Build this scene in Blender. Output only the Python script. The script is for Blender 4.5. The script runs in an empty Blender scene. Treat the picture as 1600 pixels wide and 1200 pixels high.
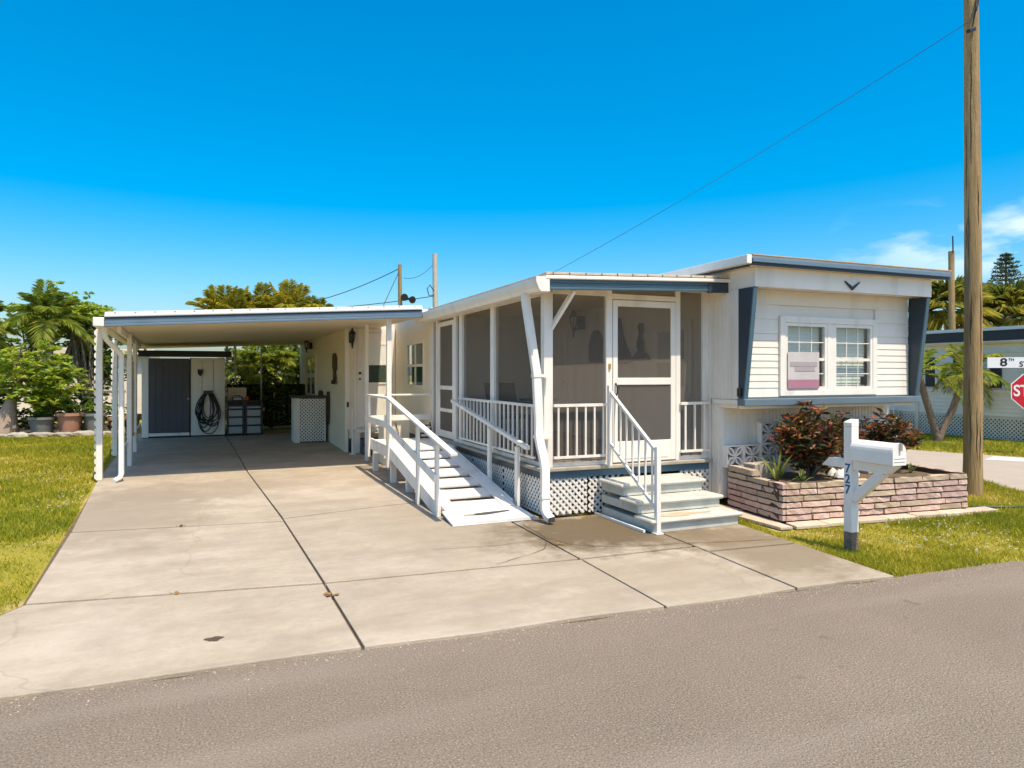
import bpy, math, random
import numpy as np
from mathutils import Vector, Matrix
random.seed(7); RNG = np.random.default_rng(7)
R = math.radians
scene = bpy.context.scene
COL = scene.collection

# ------------------------------------------------------------------ camera
cam_d = bpy.data.cameras.new('camera'); cam = bpy.data.objects.new('camera', cam_d); COL.objects.link(cam)
cam.location = (0, 0, 1.75); cam.rotation_euler = (R(90), 0, R(-22.7))
cam_d.sensor_width = 36; cam_d.lens = 36*1076/1600; cam_d.shift_y = -17/1600
cam_d.clip_start = 0.05; cam_d.clip_end = 3000
scene.camera = cam
# ------------------------------------------------------------------ sky and sun
KX, KY = -0.08, 0.46                                  # shadow displacement per metre of height
sun_vec = Vector((-KX, -KY, 1)).normalized()          # towards the sun
elev = math.asin(sun_vec.z); azim = math.atan2(sun_vec.x, sun_vec.y)
w = bpy.data.worlds.new('World'); scene.world = w; w.use_nodes = True
nt = w.node_tree; nt.nodes.clear()
def N(t, kind, **kw):
    n = t.nodes.new(kind)
    for k, v in kw.items():
        if hasattr(n, k): setattr(n, k, v)
        else: n.inputs[k].default_value = v
    return n
out = N(nt, 'ShaderNodeOutputWorld'); bg = N(nt, 'ShaderNodeBackground'); bg.inputs['Strength'].default_value = 0.107
sky = N(nt, 'ShaderNodeTexSky'); sky.sky_type = 'NISHITA'; sky.sun_disc = False
sky.sun_elevation = elev; sky.sun_rotation = azim; sky.air_density = 1.0; sky.dust_density = 2.2; sky.ozone_density = 3.0
hs = N(nt, 'ShaderNodeHueSaturation'); hs.inputs['Saturation'].default_value = 1.72; hs.inputs['Hue'].default_value = 0.4885; hs.inputs['Value'].default_value = 1.0
nt.links.new(sky.outputs[0], hs.inputs['Color'])
# low wispy clouds: noise over the direction, in a band above the horizon all round
tc = N(nt, 'ShaderNodeTexCoord'); mp = N(nt, 'ShaderNodeMapping'); mp.inputs['Scale'].default_value = (5.5, 5.5, 16.0); mp.inputs['Location'].default_value = (0.9, 1.75, 0.35)
nz = N(nt, 'ShaderNodeTexNoise'); nz.inputs['Scale'].default_value = 1.5; nz.inputs['Detail'].default_value = 5; nz.inputs['Roughness'].default_value = 0.5
cr = N(nt, 'ShaderNodeValToRGB'); cr.color_ramp.elements[0].position = 0.50; cr.color_ramp.elements[1].position = 0.64
sx = N(nt, 'ShaderNodeSeparateXYZ'); band = N(nt, 'ShaderNodeValToRGB')
e = band.color_ramp.elements; e[0].position = 0.09; e[0].color = (0, 0, 0, 1); e[1].position = 0.15; e[1].color = (1, 1, 1, 1)
for p, c in ((0.18, 1), (0.215, 0)):
    q = e.new(p); q.color = (c, c, c, 1)
mul = N(nt, 'ShaderNodeMath', operation='MULTIPLY'); mul2 = N(nt, 'ShaderNodeMath', operation='MULTIPLY'); mul2.inputs[1].default_value = 0.5
mix = N(nt, 'ShaderNodeMixRGB'); mix.inputs['Color2'].default_value = (7.2, 6.9, 6.9, 1)
L = nt.links.new
L(tc.outputs['Generated'], mp.inputs['Vector']); L(mp.outputs[0], nz.inputs['Vector']); L(nz.outputs['Fac'], cr.inputs[0])
L(tc.outputs['Generated'], sx.inputs[0]); L(sx.outputs['Z'], band.inputs[0])
acc = None
for (az, wdt) in ((64, 0.30), (-35, 0.28), (150, 0.4), (250, 0.35)):                  # cloud banks round the horizon, bearing from +Y clockwise
    dv = N(nt, 'ShaderNodeVectorMath', operation='DOT_PRODUCT'); dv.inputs[1].default_value = (math.sin(R(az)), math.cos(R(az)), 0)
    mr = N(nt, 'ShaderNodeMapRange'); mr.inputs[1].default_value = math.cos(wdt)*0.985; mr.inputs[2].default_value = 0.985
    L(tc.outputs['Generated'], dv.inputs[0]); L(dv.outputs['Value'], mr.inputs[0])
    if acc is None: acc = mr.outputs[0]
    else:
        mxn = N(nt, 'ShaderNodeMath', operation='MAXIMUM'); L(acc, mxn.inputs[0]); L(mr.outputs[0], mxn.inputs[1]); acc = mxn.outputs[0]
mulb = N(nt, 'ShaderNodeMath', operation='MULTIPLY')
L(band.outputs[0], mulb.inputs[0]); L(acc, mulb.inputs[1])
L(cr.outputs[0], mul.inputs[0]); L(mulb.outputs[0], mul.inputs[1]); L(mul.outputs[0], mul2.inputs[0])
L(mul2.outputs[0], mix.inputs['Fac']); L(hs.outputs[0], mix.inputs['Color1']); L(mix.outputs[0], bg.inputs['Color']); L(bg.outputs[0], out.inputs[0])
sd = bpy.data.lights.new('sun', 'SUN'); so = bpy.data.objects.new('sun', sd); COL.objects.link(so)
sd.energy = 2.85; sd.angle = R(0.55); sd.color = (1.0, 0.875, 0.675)
so.rotation_euler = sun_vec.to_track_quat('Z', 'Y').to_euler(); so.location = (0, 0, 40)
scene.view_settings.view_transform = 'Standard'; scene.view_settings.look = 'None'
scene.view_settings.exposure = 1.06
scene.cycles.max_bounces = 16; scene.cycles.diffuse_bounces = 8; scene.cycles.transparent_max_bounces = 24; scene.view_settings.gamma = 1.0

# ------------------------------------------------------------------ materials
MATS = {}
def mat(name, col, rough=0.6, var=0.12, scale=4.0, bump=0.0, bscale=40.0, metal=0.0, spec=0.4, col2=None, stretch=(1,1,1), rnd=0.0, dirt=0.0):
    m = bpy.data.materials.new(name); m.use_nodes = True; t = m.node_tree
    b = t.nodes['Principled BSDF']; b.inputs['Roughness'].default_value = rough; b.inputs['Metallic'].default_value = metal
    b.inputs['Specular IOR Level'].default_value = spec
    tcn = N(t, 'ShaderNodeTexCoord'); g = N(t, 'ShaderNodeNewGeometry')
    mpn = N(t, 'ShaderNodeMapping'); mpn.inputs['Scale'].default_value = stretch
    t.links.new(g.outputs['Position'], mpn.inputs[0])
    n1 = N(t, 'ShaderNodeTexNoise'); n1.inputs['Scale'].default_value = scale; n1.inputs['Detail'].default_value = 6; n1.inputs['Roughness'].default_value = 0.65
    t.links.new(mpn.outputs[0], n1.inputs['Vector'])
    r1 = N(t, 'ShaderNodeValToRGB'); r1.color_ramp.elements[0].position = 0.3; r1.color_ramp.elements[1].position = 0.7
    c2 = col2 if col2 else tuple(c*(1-var*2) for c in col)
    r1.color_ramp.elements[0].color = (*c2, 1); r1.color_ramp.elements[1].color = (*col, 1)
    t.links.new(n1.outputs['Fac'], r1.inputs[0]); src = r1.outputs[0]
    if dirt:
        n2 = N(t, 'ShaderNodeTexNoise'); n2.inputs['Scale'].default_value = 1.3; n2.inputs['Detail'].default_value = 8
        mp2 = N(t, 'ShaderNodeMapping'); mp2.inputs['Scale'].default_value = (2.5, 2.5, 0.5); t.links.new(g.outputs['Position'], mp2.inputs[0]); t.links.new(mp2.outputs[0], n2.inputs['Vector'])
        r2 = N(t, 'ShaderNodeValToRGB'); r2.color_ramp.elements[0].position = 0.52; r2.color_ramp.elements[1].position = 0.72
        r2.color_ramp.elements[0].color = (0,0,0,1); r2.color_ramp.elements[1].color = (dirt,)*3+(1,)
        t.links.new(n2.outputs['Fac'], r2.inputs[0])
        mx = N(t, 'ShaderNodeMixRGB'); mx.inputs['Color2'].default_value = (0.30, 0.26, 0.18, 1)
        t.links.new(r2.outputs[0], mx.inputs['Fac']); t.links.new(src, mx.inputs['Color1']); src = mx.outputs[0]
    if rnd:
        oi = N(t, 'ShaderNodeObjectInfo'); h = N(t, 'ShaderNodeHueSaturation')
        mr = N(t, 'ShaderNodeMapRange'); mr.inputs[3].default_value = 1-rnd; mr.inputs[4].default_value = 1+rnd
        mh = N(t, 'ShaderNodeMapRange'); mh.inputs[3].default_value = 0.5-rnd*0.06; mh.inputs[4].default_value = 0.5+rnd*0.06
        t.links.new(oi.outputs['Random'], mr.inputs[0]); t.links.new(mr.outputs[0], h.inputs['Value'])
        t.links.new(oi.outputs['Random'], mh.inputs[0]); t.links.new(mh.outputs[0], h.inputs['Hue'])
        t.links.new(src, h.inputs['Color']); src = h.outputs[0]
    t.links.new(src, b.inputs['Base Color'])
    if bump:
        n3 = N(t, 'ShaderNodeTexNoise'); n3.inputs['Scale'].default_value = bscale; n3.inputs['Detail'].default_value = 4
        t.links.new(mpn.outputs[0], n3.inputs['Vector'])
        bp = N(t, 'ShaderNodeBump'); bp.inputs['Strength'].default_value = bump; bp.inputs['Distance'].default_value = 0.02
        t.links.new(n3.outputs['Fac'], bp.inputs['Height']); t.links.new(bp.outputs[0], b.inputs['Normal'])
    MATS[name] = m
    return m
mat('white', (0.82, 0.765, 0.68), 0.5, 0.035, 5, 0.06, 30, dirt=0.30)
mat('white_metal', (0.81, 0.765, 0.69), 0.4, 0.035, 4, 0.04, 20, dirt=0.22)
mat('wall_white', (0.80, 0.74, 0.65), 0.5, 0.03, 4, 0.05, 14, dirt=0.24)
mat('cream_wall', (0.84, 0.74, 0.57), 0.55, 0.03, 2)
mat('soffit', (0.86, 0.74, 0.55), 0.5, 0.04, 1.5)
mat('blue_dark', (0.035, 0.052, 0.07), 0.45, 0.1, 3)
mat('blue_trim', (0.07, 0.135, 0.18), 0.4, 0.1, 3)
mat('blue_light', (0.13, 0.20, 0.27), 0.35, 0.08, 3)
mat('grey_blue', (0.13, 0.18, 0.22), 0.5, 0.1, 3)
mat('charcoal', (0.085, 0.08, 0.088), 0.55, 0.08, 3)
mat('black', (0.012, 0.012, 0.013), 0.5, 0.1, 5)
mat('black_metal', (0.018, 0.018, 0.02), 0.4, 0.1, 5)
mat('drawer', (0.33, 0.36, 0.36), 0.25, 0.05, 5)
mat('dark_plastic', (0.022, 0.016, 0.022), 0.4, 0.1, 5)
mat('red_plastic', (0.55, 0.05, 0.02), 0.4, 0.1, 5)
mat('beige_box', (0.72, 0.63, 0.46), 0.5, 0.05, 3)
mat('deck_wood', (0.42, 0.37, 0.29), 0.75, 0.2, 6, 0.2, 60, col2=(0.27, 0.24, 0.19))
mat('step_paint', (0.56, 0.56, 0.49), 0.6, 0.08, 5, 0.15, 60, col2=(0.42, 0.40, 0.34))
mat('rust', (0.48, 0.27, 0.12), 0.8, 0.1, 9, col2=(0.52, 0.44, 0.33))
mat('stone', (0.68, 0.49, 0.405), 0.85, 0.1, 14, 0.6, 50, col2=(0.46, 0.30, 0.24), stretch=(1,1,2.5), rnd=0.17)
mat('stone_tan', (0.58, 0.45, 0.31), 0.85, 0.1, 14, 0.6, 50, col2=(0.40, 0.30, 0.21), stretch=(1,1,2.5), rnd=0.15)
mat('mortar', (0.11, 0.07, 0.045), 0.95, 0.2, 20, 0.5, 60)
mat('paver', (0.58, 0.47, 0.36), 0.85, 0.1, 8, 0.3, 60, col2=(0.44, 0.34, 0.25), rnd=0.1)
mat('block', (0.48, 0.41, 0.32), 0.9, 0.1, 12, 0.4, 80, col2=(0.33, 0.28, 0.22), rnd=0.1)
mat('soil', (0.17, 0.115, 0.065), 0.95, 0.2, 14, 0.6, 50, col2=(0.10, 0.07, 0.04))
mat('terracotta', (0.45, 0.23, 0.15), 0.7, 0.08, 6)
mat('pot_grey', (0.20, 0.20, 0.18), 0.6, 0.08, 6)
mat('pole_wood', (0.42, 0.285, 0.13), 0.85, 0.2, 9, 0.8, 30, col2=(0.20, 0.135, 0.06), stretch=(3,3,0.22))
mat('pole_crack', (0.05, 0.035, 0.02), 0.9, 0.1, 9)
mat('bark', (0.26, 0.19, 0.13), 0.9, 0.2, 12, 0.7, 40, col2=(0.15, 0.11, 0.08), stretch=(1,1,2))
mat('bark_pale', (0.46, 0.34, 0.25), 0.85, 0.15, 9, 0.4, 40, col2=(0.33, 0.24, 0.17))
mat('concrete_pole', (0.50, 0.44, 0.36), 0.8, 0.08, 5)
mat('galv', (0.45, 0.45, 0.44), 0.4, 0.08, 9, metal=0.6)
mat('number_blue', (0.01, 0.10, 0.22), 0.4, 0.05)
mat('sign_red', (0.55, 0.012, 0.025), 0.35, 0.05)
mat('sign_white', (0.80, 0.80, 0.78), 0.35, 0.02)
mat('sign_pale', (0.58, 0.54, 0.52), 0.5, 0.1, 3)
mat('sign_pink', (0.42, 0.19, 0.25), 0.5, 0.05, 3)
mat('sign_grey', (0.40, 0.33, 0.34), 0.5, 0.05, 3)
mat('blind', (0.74, 0.76, 0.72), 0.6, 0.02)
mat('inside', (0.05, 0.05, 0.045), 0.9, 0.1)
mat('curtain_green', (0.03, 0.12, 0.05), 0.8, 0.1)
mat('decor_brown', (0.10, 0.075, 0.045), 0.8, 0.2, 14)
mat('decor_grey', (0.07, 0.065, 0.08), 0.7, 0.2, 14)
mat('decor_teal', (0.05, 0.08, 0.055), 0.7, 0.2, 14)
mat('wire', (0.02, 0.022, 0.025), 0.6, 0.05)
mat('brass', (0.6, 0.42, 0.1), 0.3, 0.05, metal=0.8)
mat('fence_green', (0.028, 0.045, 0.018), 0.8, 0.25, 5)
mat('rock', (0.40, 0.36, 0.30), 0.9, 0.2, 7, 0.6, 30, col2=(0.24, 0.21, 0.17), rnd=0.2)
mat('shell', (0.72, 0.68, 0.62), 0.6, 0.08, 20, rnd=0.1)
mat('dead_leaf', (0.30, 0.15, 0.04), 0.8, 0.2, 20, rnd=0.3)
mat('hose_dark', (0.012, 0.014, 0.014), 0.45, 0.1)
mat('line_dark_green', (0.02, 0.05, 0.012), 0.5, 0.1)
mat('paint_line', (0.62, 0.61, 0.57), 0.7, 0.1, 14, col2=(0.45, 0.43, 0.40))
mat('side_asphalt', (0.40, 0.33, 0.26), 0.9, 0.06, 2, 0.3, 120)
mat('neigh_white', (0.87, 0.82, 0.73), 0.5, 0.03, 3)
mat('neigh_dark', (0.045, 0.043, 0.05), 0.6, 0.1)
mat('silver_roof', (0.74, 0.74, 0.73), 0.35, 0.06, 2, dirt=0.15)

def glass_mat(name, col, rough=0.04, alpha=0.35):
    m = bpy.data.materials.new(name); m.use_nodes = True; t = m.node_tree; t.nodes.clear()
    o = N(t, 'ShaderNodeOutputMaterial'); tr = N(t, 'ShaderNodeBsdfTransparent'); gl = N(t, 'ShaderNodeBsdfGlossy'); mx = N(t, 'ShaderNodeMixShader')
    tr.inputs[0].default_value = (*col, 1); gl.inputs['Roughness'].default_value = rough
    lw = N(t, 'ShaderNodeLayerWeight'); lw.inputs[0].default_value = 0.5
    pw_ = N(t, 'ShaderNodeMath', operation='POWER'); pw_.inputs[1].default_value = 5.0; ma = N(t, 'ShaderNodeMath', operation='MULTIPLY_ADD'); ma.inputs[1].default_value = 0.92; ma.inputs[2].default_value = 0.05
    t.links.new(lw.outputs['Facing'], pw_.inputs[0]); t.links.new(pw_.outputs[0], ma.inputs[0]); fr = ma
    t.links.new(fr.outputs[0], mx.inputs[0]); t.links.new(tr.outputs[0], mx.inputs[1]); t.links.new(gl.outputs[0], mx.inputs[2]); t.links.new(mx.outputs[0], o.inputs[0])
    MATS[name] = m
glass_mat('glass', (0.93, 0.95, 0.94))
def screen_mat(name, col, opacity):
    m = bpy.data.materials.new(name); m.use_nodes = True; t = m.node_tree; t.nodes.clear()
    o = N(t, 'ShaderNodeOutputMaterial'); tr = N(t, 'ShaderNodeBsdfTransparent'); df = N(t, 'ShaderNodeBsdfDiffuse'); mx = N(t, 'ShaderNodeMixShader')
    df.inputs[0].default_value = (*col, 1); mx.inputs[0].default_value = opacity
    t.links.new(tr.outputs[0], mx.inputs[1]); t.links.new(df.outputs[0], mx.inputs[2]); t.links.new(mx.outputs[0], o.inputs[0])
    MATS[name] = m
screen_mat('screen', (0.19, 0.16, 0.13), 0.31)

def leaf_mat(name, stops, trans=0.3, rough=0.45):
    """colour picked per leaf from a ramp by the leaf's own random number"""
    m = bpy.data.materials.new(name); m.use_nodes = True; t = m.node_tree; b = t.nodes['Principled BSDF']; o = t.nodes['Material Output']
    at = N(t, 'ShaderNodeAttribute'); at.attribute_name = 'rnd'
    r = N(t, 'ShaderNodeValToRGB'); el = r.color_ramp.elements
    el[0].position, el[0].color = stops[0][0], (*stops[0][1], 1); el[1].position, el[1].color = stops[-1][0], (*stops[-1][1], 1)
    for p, c in stops[1:-1]:
        q = el.new(p); q.color = (*c, 1)
    t.links.new(at.outputs['Fac'], r.inputs[0]); t.links.new(r.outputs[0], b.inputs['Base Color'])
    b.inputs['Roughness'].default_value = rough; b.inputs['Specular IOR Level'].default_value = 0.35
    tl = N(t, 'ShaderNodeBsdfTranslucent'); mx = N(t, 'ShaderNodeMixShader'); mx.inputs[0].default_value = trans
    t.links.new(r.outputs[0], tl.inputs[0]); t.links.new(b.outputs[0], mx.inputs[1]); t.links.new(tl.outputs[0], mx.inputs[2]); t.links.new(mx.outputs[0], o.inputs[0])
    MATS[name] = m
leaf_mat('leaf_rosette', [(0, (0.16, 0.26, 0.025)), (0.5, (0.33, 0.42, 0.035)), (1, (0.62, 0.62, 0.08))], 0.45)
leaf_mat('leaf_green', [(0, (0.09, 0.16, 0.025)), (0.6, (0.21, 0.31, 0.035)), (1, (0.42, 0.46, 0.06))], 0.45)
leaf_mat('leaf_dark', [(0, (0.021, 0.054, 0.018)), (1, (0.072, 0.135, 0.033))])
leaf_mat('palm_green', [(0, (0.16, 0.24, 0.035)), (0.6, (0.36, 0.42, 0.05)), (1, (0.60, 0.54, 0.12))], 0.5)
leaf_mat('palm_yellow', [(0, (0.22, 0.23, 0.02)), (0.5, (0.44, 0.40, 0.03)), (1, (0.62, 0.52, 0.07))], 0.5)
leaf_mat('sabal', [(0, (0.15, 0.20, 0.04)), (0.45, (0.32, 0.34, 0.05)), (0.75, (0.54, 0.46, 0.08)), (1, (0.62, 0.50, 0.2))], 0.45)
leaf_mat('pine', [(0, (0.025, 0.049, 0.020)), (1, (0.070, 0.105, 0.028))], 0.1)
leaf_mat('croton', [(0, (0.03, 0.04, 0.014)), (0.42, (0.075, 0.07, 0.02)), (0.58, (0.15, 0.045, 0.03)), (0.76, (0.34, 0.085, 0.035)), (0.92, (0.50, 0.19, 0.05)), (1, (0.46, 0.30, 0.05))], 0.28)
leaf_mat('lily', [(0, (0.098, 0.154, 0.042)), (0.7, (0.224, 0.266, 0.070)), (1, (0.476, 0.448, 0.070))])
leaf_mat('grass', [(0, (0.17, 0.215, 0.010)), (0.45, (0.35, 0.345, 0.016)), (0.8, (0.54, 0.42, 0.04)), (1, (0.62, 0.47, 0.18))], 0.35, 0.6)
leaf_mat('clover_flower', [(0, (0.55, 0.52, 0.42)), (1, (0.72, 0.68, 0.58))], 0.2, 0.7)

def ground_mats():
    # dirt / thin grass sheet
    m = mat('lawn', (0.34, 0.27, 0.03), 0.95, 0.1, 1.1, 0.6, 60, col2=(0.19, 0.18, 0.012))
    t = m.node_tree; b = t.nodes['Principled BSDF']; src = b.inputs['Base Color'].links[0].from_socket
    g = N(t, 'ShaderNodeNewGeometry'); n = N(t, 'ShaderNodeTexNoise'); n.inputs['Scale'].default_value = 0.9; n.inputs['Detail'].default_value = 8; n.inputs['Roughness'].default_value = 0.7
    r = N(t, 'ShaderNodeValToRGB'); r.color_ramp.elements[0].position = 0.54; r.color_ramp.elements[1].position = 0.66
    mx = N(t, 'ShaderNodeMixRGB'); mx.inputs['Color2'].default_value = (0.46, 0.33, 0.16, 1)
    t.links.new(g.outputs['Position'], n.inputs['Vector']); t.links.new(n.outputs['Fac'], r.inputs[0]); t.links.new(r.outputs[0], mx.inputs['Fac']); t.links.new(src, mx.inputs['Color1']); t.links.new(mx.outputs[0], b.inputs['Base Color'])
    # asphalt: aggregate speckle
    m = mat('asphalt', (0.262, 0.208, 0.155), 0.9, 0.08, 0.55, 0.8, 110, col2=(0.215, 0.17, 0.128))
    t = m.node_tree; b = t.nodes['Principled BSDF']; src = b.inputs['Base Color'].links[0].from_socket
    g = N(t, 'ShaderNodeNewGeometry')
    n = N(t, 'ShaderNodeTexNoise'); n.inputs['Scale'].default_value = 88; n.inputs['Detail'].default_value = 3
    r = N(t, 'ShaderNodeValToRGB'); e = r.color_ramp.elements
    e[0].position = 0.30; e[0].color = (0.52, 0.50, 0.48, 1); e[1].position = 0.72; e[1].color = (2.0, 1.92, 1.8, 1); q = e.new(0.5); q.color = (0.98, 0.98, 0.98, 1); q = e.new(0.62); q.color = (1.1, 1.1, 1.08, 1)
    mx = N(t, 'ShaderNodeMixRGB'); mx.blend_type = 'MULTIPLY'; mx.inputs['Fac'].default_value = 1
    t.links.new(g.outputs['Position'], n.inputs['Vector']); t.links.new(n.outputs['Fac'], r.inputs[0]); t.links.new(src, mx.inputs['Color1']); t.links.new(r.outputs[0], mx.inputs['Color2']); t.links.new(mx.outputs[0], b.inputs['Base Color'])
    src = mx.outputs[0]; vo = N(t, 'ShaderNodeTexVoronoi'); vo.feature = 'DISTANCE_TO_EDGE'; vo.inputs['Scale'].default_value = 0.24; dn = N(t, 'ShaderNodeTexNoise'); dn.inputs['Scale'].default_value = 2.4; dn.inputs['Detail'].default_value = 6; dm = N(t, 'ShaderNodeMixRGB'); dm.inputs['Fac'].default_value = 0.25
    vr = N(t, 'ShaderNodeValToRGB'); vr.color_ramp.elements[0].position = 0.0; vr.color_ramp.elements[0].color = (0.08,)*3+(1,); vr.color_ramp.elements[1].position = 0.004; vr.color_ramp.elements[1].color = (0, 0, 0, 1); cm = N(t, 'ShaderNodeMixRGB'); cm.inputs['Color2'].default_value = (0.09, 0.075, 0.06, 1)
    t.links.new(g.outputs['Position'], dn.inputs['Vector']); t.links.new(g.outputs['Position'], dm.inputs['Color1']); t.links.new(dn.outputs['Color'], dm.inputs['Color2']); t.links.new(dm.outputs[0], vo.inputs['Vector']); t.links.new(vo.outputs['Distance'], vr.inputs[0]); t.links.new(vr.outputs[0], cm.inputs['Fac']); t.links.new(src, cm.inputs['Color1']); src = cm.outputs[0]
    # oil drips and scuffs, lane wear
    for (sc_, st_, p0, p1, col_, am) in ((0.7, (0.25, 1.6, 1), 0.5, 0.72, (0.36, 0.30, 0.245), 0.5), (5.0, (1, 1, 1), 0.68, 0.74, (0.11, 0.09, 0.075), 0.5)):
        mp_ = N(t, 'ShaderNodeMapping'); mp_.inputs['Scale'].default_value = st_; n_ = N(t, 'ShaderNodeTexNoise'); n_.inputs['Scale'].default_value = sc_; n_.inputs['Detail'].default_value = 5; r_ = N(t, 'ShaderNodeValToRGB'); r_.color_ramp.elements[0].position = p0; r_.color_ramp.elements[1].position = p1; r_.color_ramp.elements[0].color = (0, 0, 0, 1); r_.color_ramp.elements[1].color = (am,)*3+(1,); x_ = N(t, 'ShaderNodeMixRGB'); x_.inputs['Color2'].default_value = (*col_, 1)
        t.links.new(g.outputs['Position'], mp_.inputs[0]); t.links.new(mp_.outputs[0], n_.inputs['Vector']); t.links.new(n_.outputs['Fac'], r_.inputs[0]); t.links.new(r_.outputs[0], x_.inputs['Fac']); t.links.new(src, x_.inputs['Color1']); src = x_.outputs[0]
    t.links.new(src, b.inputs['Base Color'])
    # concrete: mottling, long streaks, mildew stains
    m = mat('concrete', (0.45, 0.38, 0.285), 0.85, 0.06, 1.6, 0.3, 90, col2=(0.345, 0.285, 0.208), stretch=(0.7, 1.6, 1), rnd=0.05)
    t = m.node_tree; b = t.nodes['Principled BSDF']; src = b.inputs['Base Color'].links[0].from_socket
    def layer(src, scale, st, p0, p1, col, amt, rough=0.7, loc=(0,0,0)):
        g = N(t, 'ShaderNodeNewGeometry'); mpn = N(t, 'ShaderNodeMapping'); mpn.inputs['Scale'].default_value = st; mpn.inputs['Location'].default_value = loc
        n = N(t, 'ShaderNodeTexNoise'); n.inputs['Scale'].default_value = scale; n.inputs['Detail'].default_value = 8; n.inputs['Roughness'].default_value = rough
        r = N(t, 'ShaderNodeValToRGB'); r.color_ramp.elements[0].position = p0; r.color_ramp.elements[1].position = p1; r.color_ramp.elements[0].color = (0,0,0,1); r.color_ramp.elements[1].color = (amt,)*3+(1,)
        mx = N(t, 'ShaderNodeMixRGB'); mx.inputs['Color2'].default_value = (*col, 1)
        t.links.new(g.outputs['Position'], mpn.inputs[0]); t.links.new(mpn.outputs[0], n.inputs['Vector']); t.links.new(n.outputs['Fac'], r.inputs[0]); t.links.new(r.outputs[0], mx.inputs['Fac']); t.links.new(src, mx.inputs['Color1']); 
        return mx
    a = layer(src, 0.8, (1, 2.2, 1), 0.46, 0.72, (0.26, 0.205, 0.145), 0.6); a = layer(a.outputs[0], 2.2, (0.25, 3.2, 1), 0.5, 0.68, (0.29, 0.235, 0.17), 0.3); a = layer(a.outputs[0], 6.5, (1, 1.2, 1), 0.44, 0.72, (0.27, 0.22, 0.16), 0.42, 0.75); a = layer(a.outputs[0], 24, (1, 1, 1), 0.5, 0.72, (0.26, 0.21, 0.155), 0.3, 0.7)
    c = layer(a.outputs[0], 60, (1, 1, 1), 0.58, 0.75, (0.33, 0.27, 0.20), 0.35)
    c = layer(c.outputs[0], 220, (1, 1, 1), 0.60, 0.70, (0.20, 0.16, 0.12), 0.5, 0.5)
    c = layer(c.outputs[0], 1.1, (1.3, 1, 1), 0.52, 0.62, (0.30, 0.25, 0.20), 0.45, 0.8, (3.1, 7.7, 0))
    c = layer(c.outputs[0], 0.45, (1, 1, 1), 0.5, 0.7, (0.56, 0.48, 0.39), 0.5, 0.7, (9, 2, 0))
    g = N(t, 'ShaderNodeNewGeometry'); dn = N(t, 'ShaderNodeTexNoise'); dn.inputs['Scale'].default_value = 3.0; dm = N(t, 'ShaderNodeMixRGB'); dm.inputs['Fac'].default_value = 0.22
    vo = N(t, 'ShaderNodeTexVoronoi'); vo.feature = 'DISTANCE_TO_EDGE'; vo.inputs['Scale'].default_value = 0.33
    vr = N(t, 'ShaderNodeValToRGB'); vr.color_ramp.elements[0].position = 0.0; vr.color_ramp.elements[0].color = (0.22,)*3+(1,); vr.color_ramp.elements[1].position = 0.004; vr.color_ramp.elements[1].color = (0, 0, 0, 1)
    cm = N(t, 'ShaderNodeMixRGB'); cm.inputs['Color2'].default_value = (0.14, 0.11, 0.08, 1)
    t.links.new(g.outputs['Position'], dn.inputs['Vector']); t.links.new(g.outputs['Position'], dm.inputs['Color1']); t.links.new(dn.outputs['Color'], dm.inputs['Color2']); t.links.new(dm.outputs[0], vo.inputs['Vector']); t.links.new(vo.outputs['Distance'], vr.inputs[0]); t.links.new(vr.outputs[0], cm.inputs['Fac']); t.links.new(c.outputs[0], cm.inputs['Color1']); c = cm
    # damp mildew patch in front of the porch and along the walk, a shape of its own
    g = N(t, 'ShaderNodeNewGeometry'); prev = c.outputs[0]
    for (cx, cy, rx, ry, amt, col) in ((3.95, 6.75, 1.35, 1.0, 0.97, (0.115, 0.082, 0.042)), (5.0, 5.3, 0.75, 0.95, 0.75, (0.185, 0.14, 0.085)), (4.9, 6.0, 0.9, 0.45, 0.7, (0.19, 0.14, 0.08)), (-1.05, 9.8, 1.0, 2.2, 0.62, (0.25, 0.20, 0.14)), (-0.5, 11.3, 1.6, 1.1, 0.5, (0.25, 0.20, 0.145)), (2.2, 7.6, 0.9, 1.5, 0.4, (0.27, 0.22, 0.155)), (3.6, 5.0, 0.9, 0.5, 0.4, (0.27, 0.21, 0.14))):
        vm = N(t, 'ShaderNodeMapping'); vm.vector_type = 'POINT'; vm.inputs['Location'].default_value = (-cx/rx, -cy/ry, 0); vm.inputs['Scale'].default_value = (1/rx, 1/ry, 0)
        ln = N(t, 'ShaderNodeVectorMath', operation='LENGTH'); n = N(t, 'ShaderNodeTexNoise'); n.inputs['Scale'].default_value = 2.6; n.inputs['Detail'].default_value = 8; n.inputs['Roughness'].default_value = 0.7
        ad = N(t, 'ShaderNodeMath', operation='ADD'); sc = N(t, 'ShaderNodeMath', operation='MULTIPLY_ADD'); sc.inputs[1].default_value = 2.0; sc.inputs[2].default_value = -1.15
        r = N(t, 'ShaderNodeValToRGB'); r.color_ramp.elements[0].position = 0.45; r.color_ramp.elements[1].position = 1.0; r.color_ramp.elements[0].color = (amt,)*3+(1,); r.color_ramp.elements[1].color = (0,0,0,1)
        mx = N(t, 'ShaderNodeMixRGB'); mx.inputs['Color2'].default_value = (*col, 1)
        t.links.new(g.outputs['Position'], vm.inputs[0]); t.links.new(vm.outputs[0], ln.inputs[0]); t.links.new(g.outputs['Position'], n.inputs['Vector'])
        t.links.new(n.outputs['Fac'], sc.inputs[0]); t.links.new(ln.outputs['Value'], ad.inputs[0]); t.links.new(sc.outputs[0], ad.inputs[1]); t.links.new(ad.outputs[0], r.inputs[0])
        t.links.new(r.outputs[0], mx.inputs['Fac']); t.links.new(prev, mx.inputs['Color1']); prev = mx.outputs[0]
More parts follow.
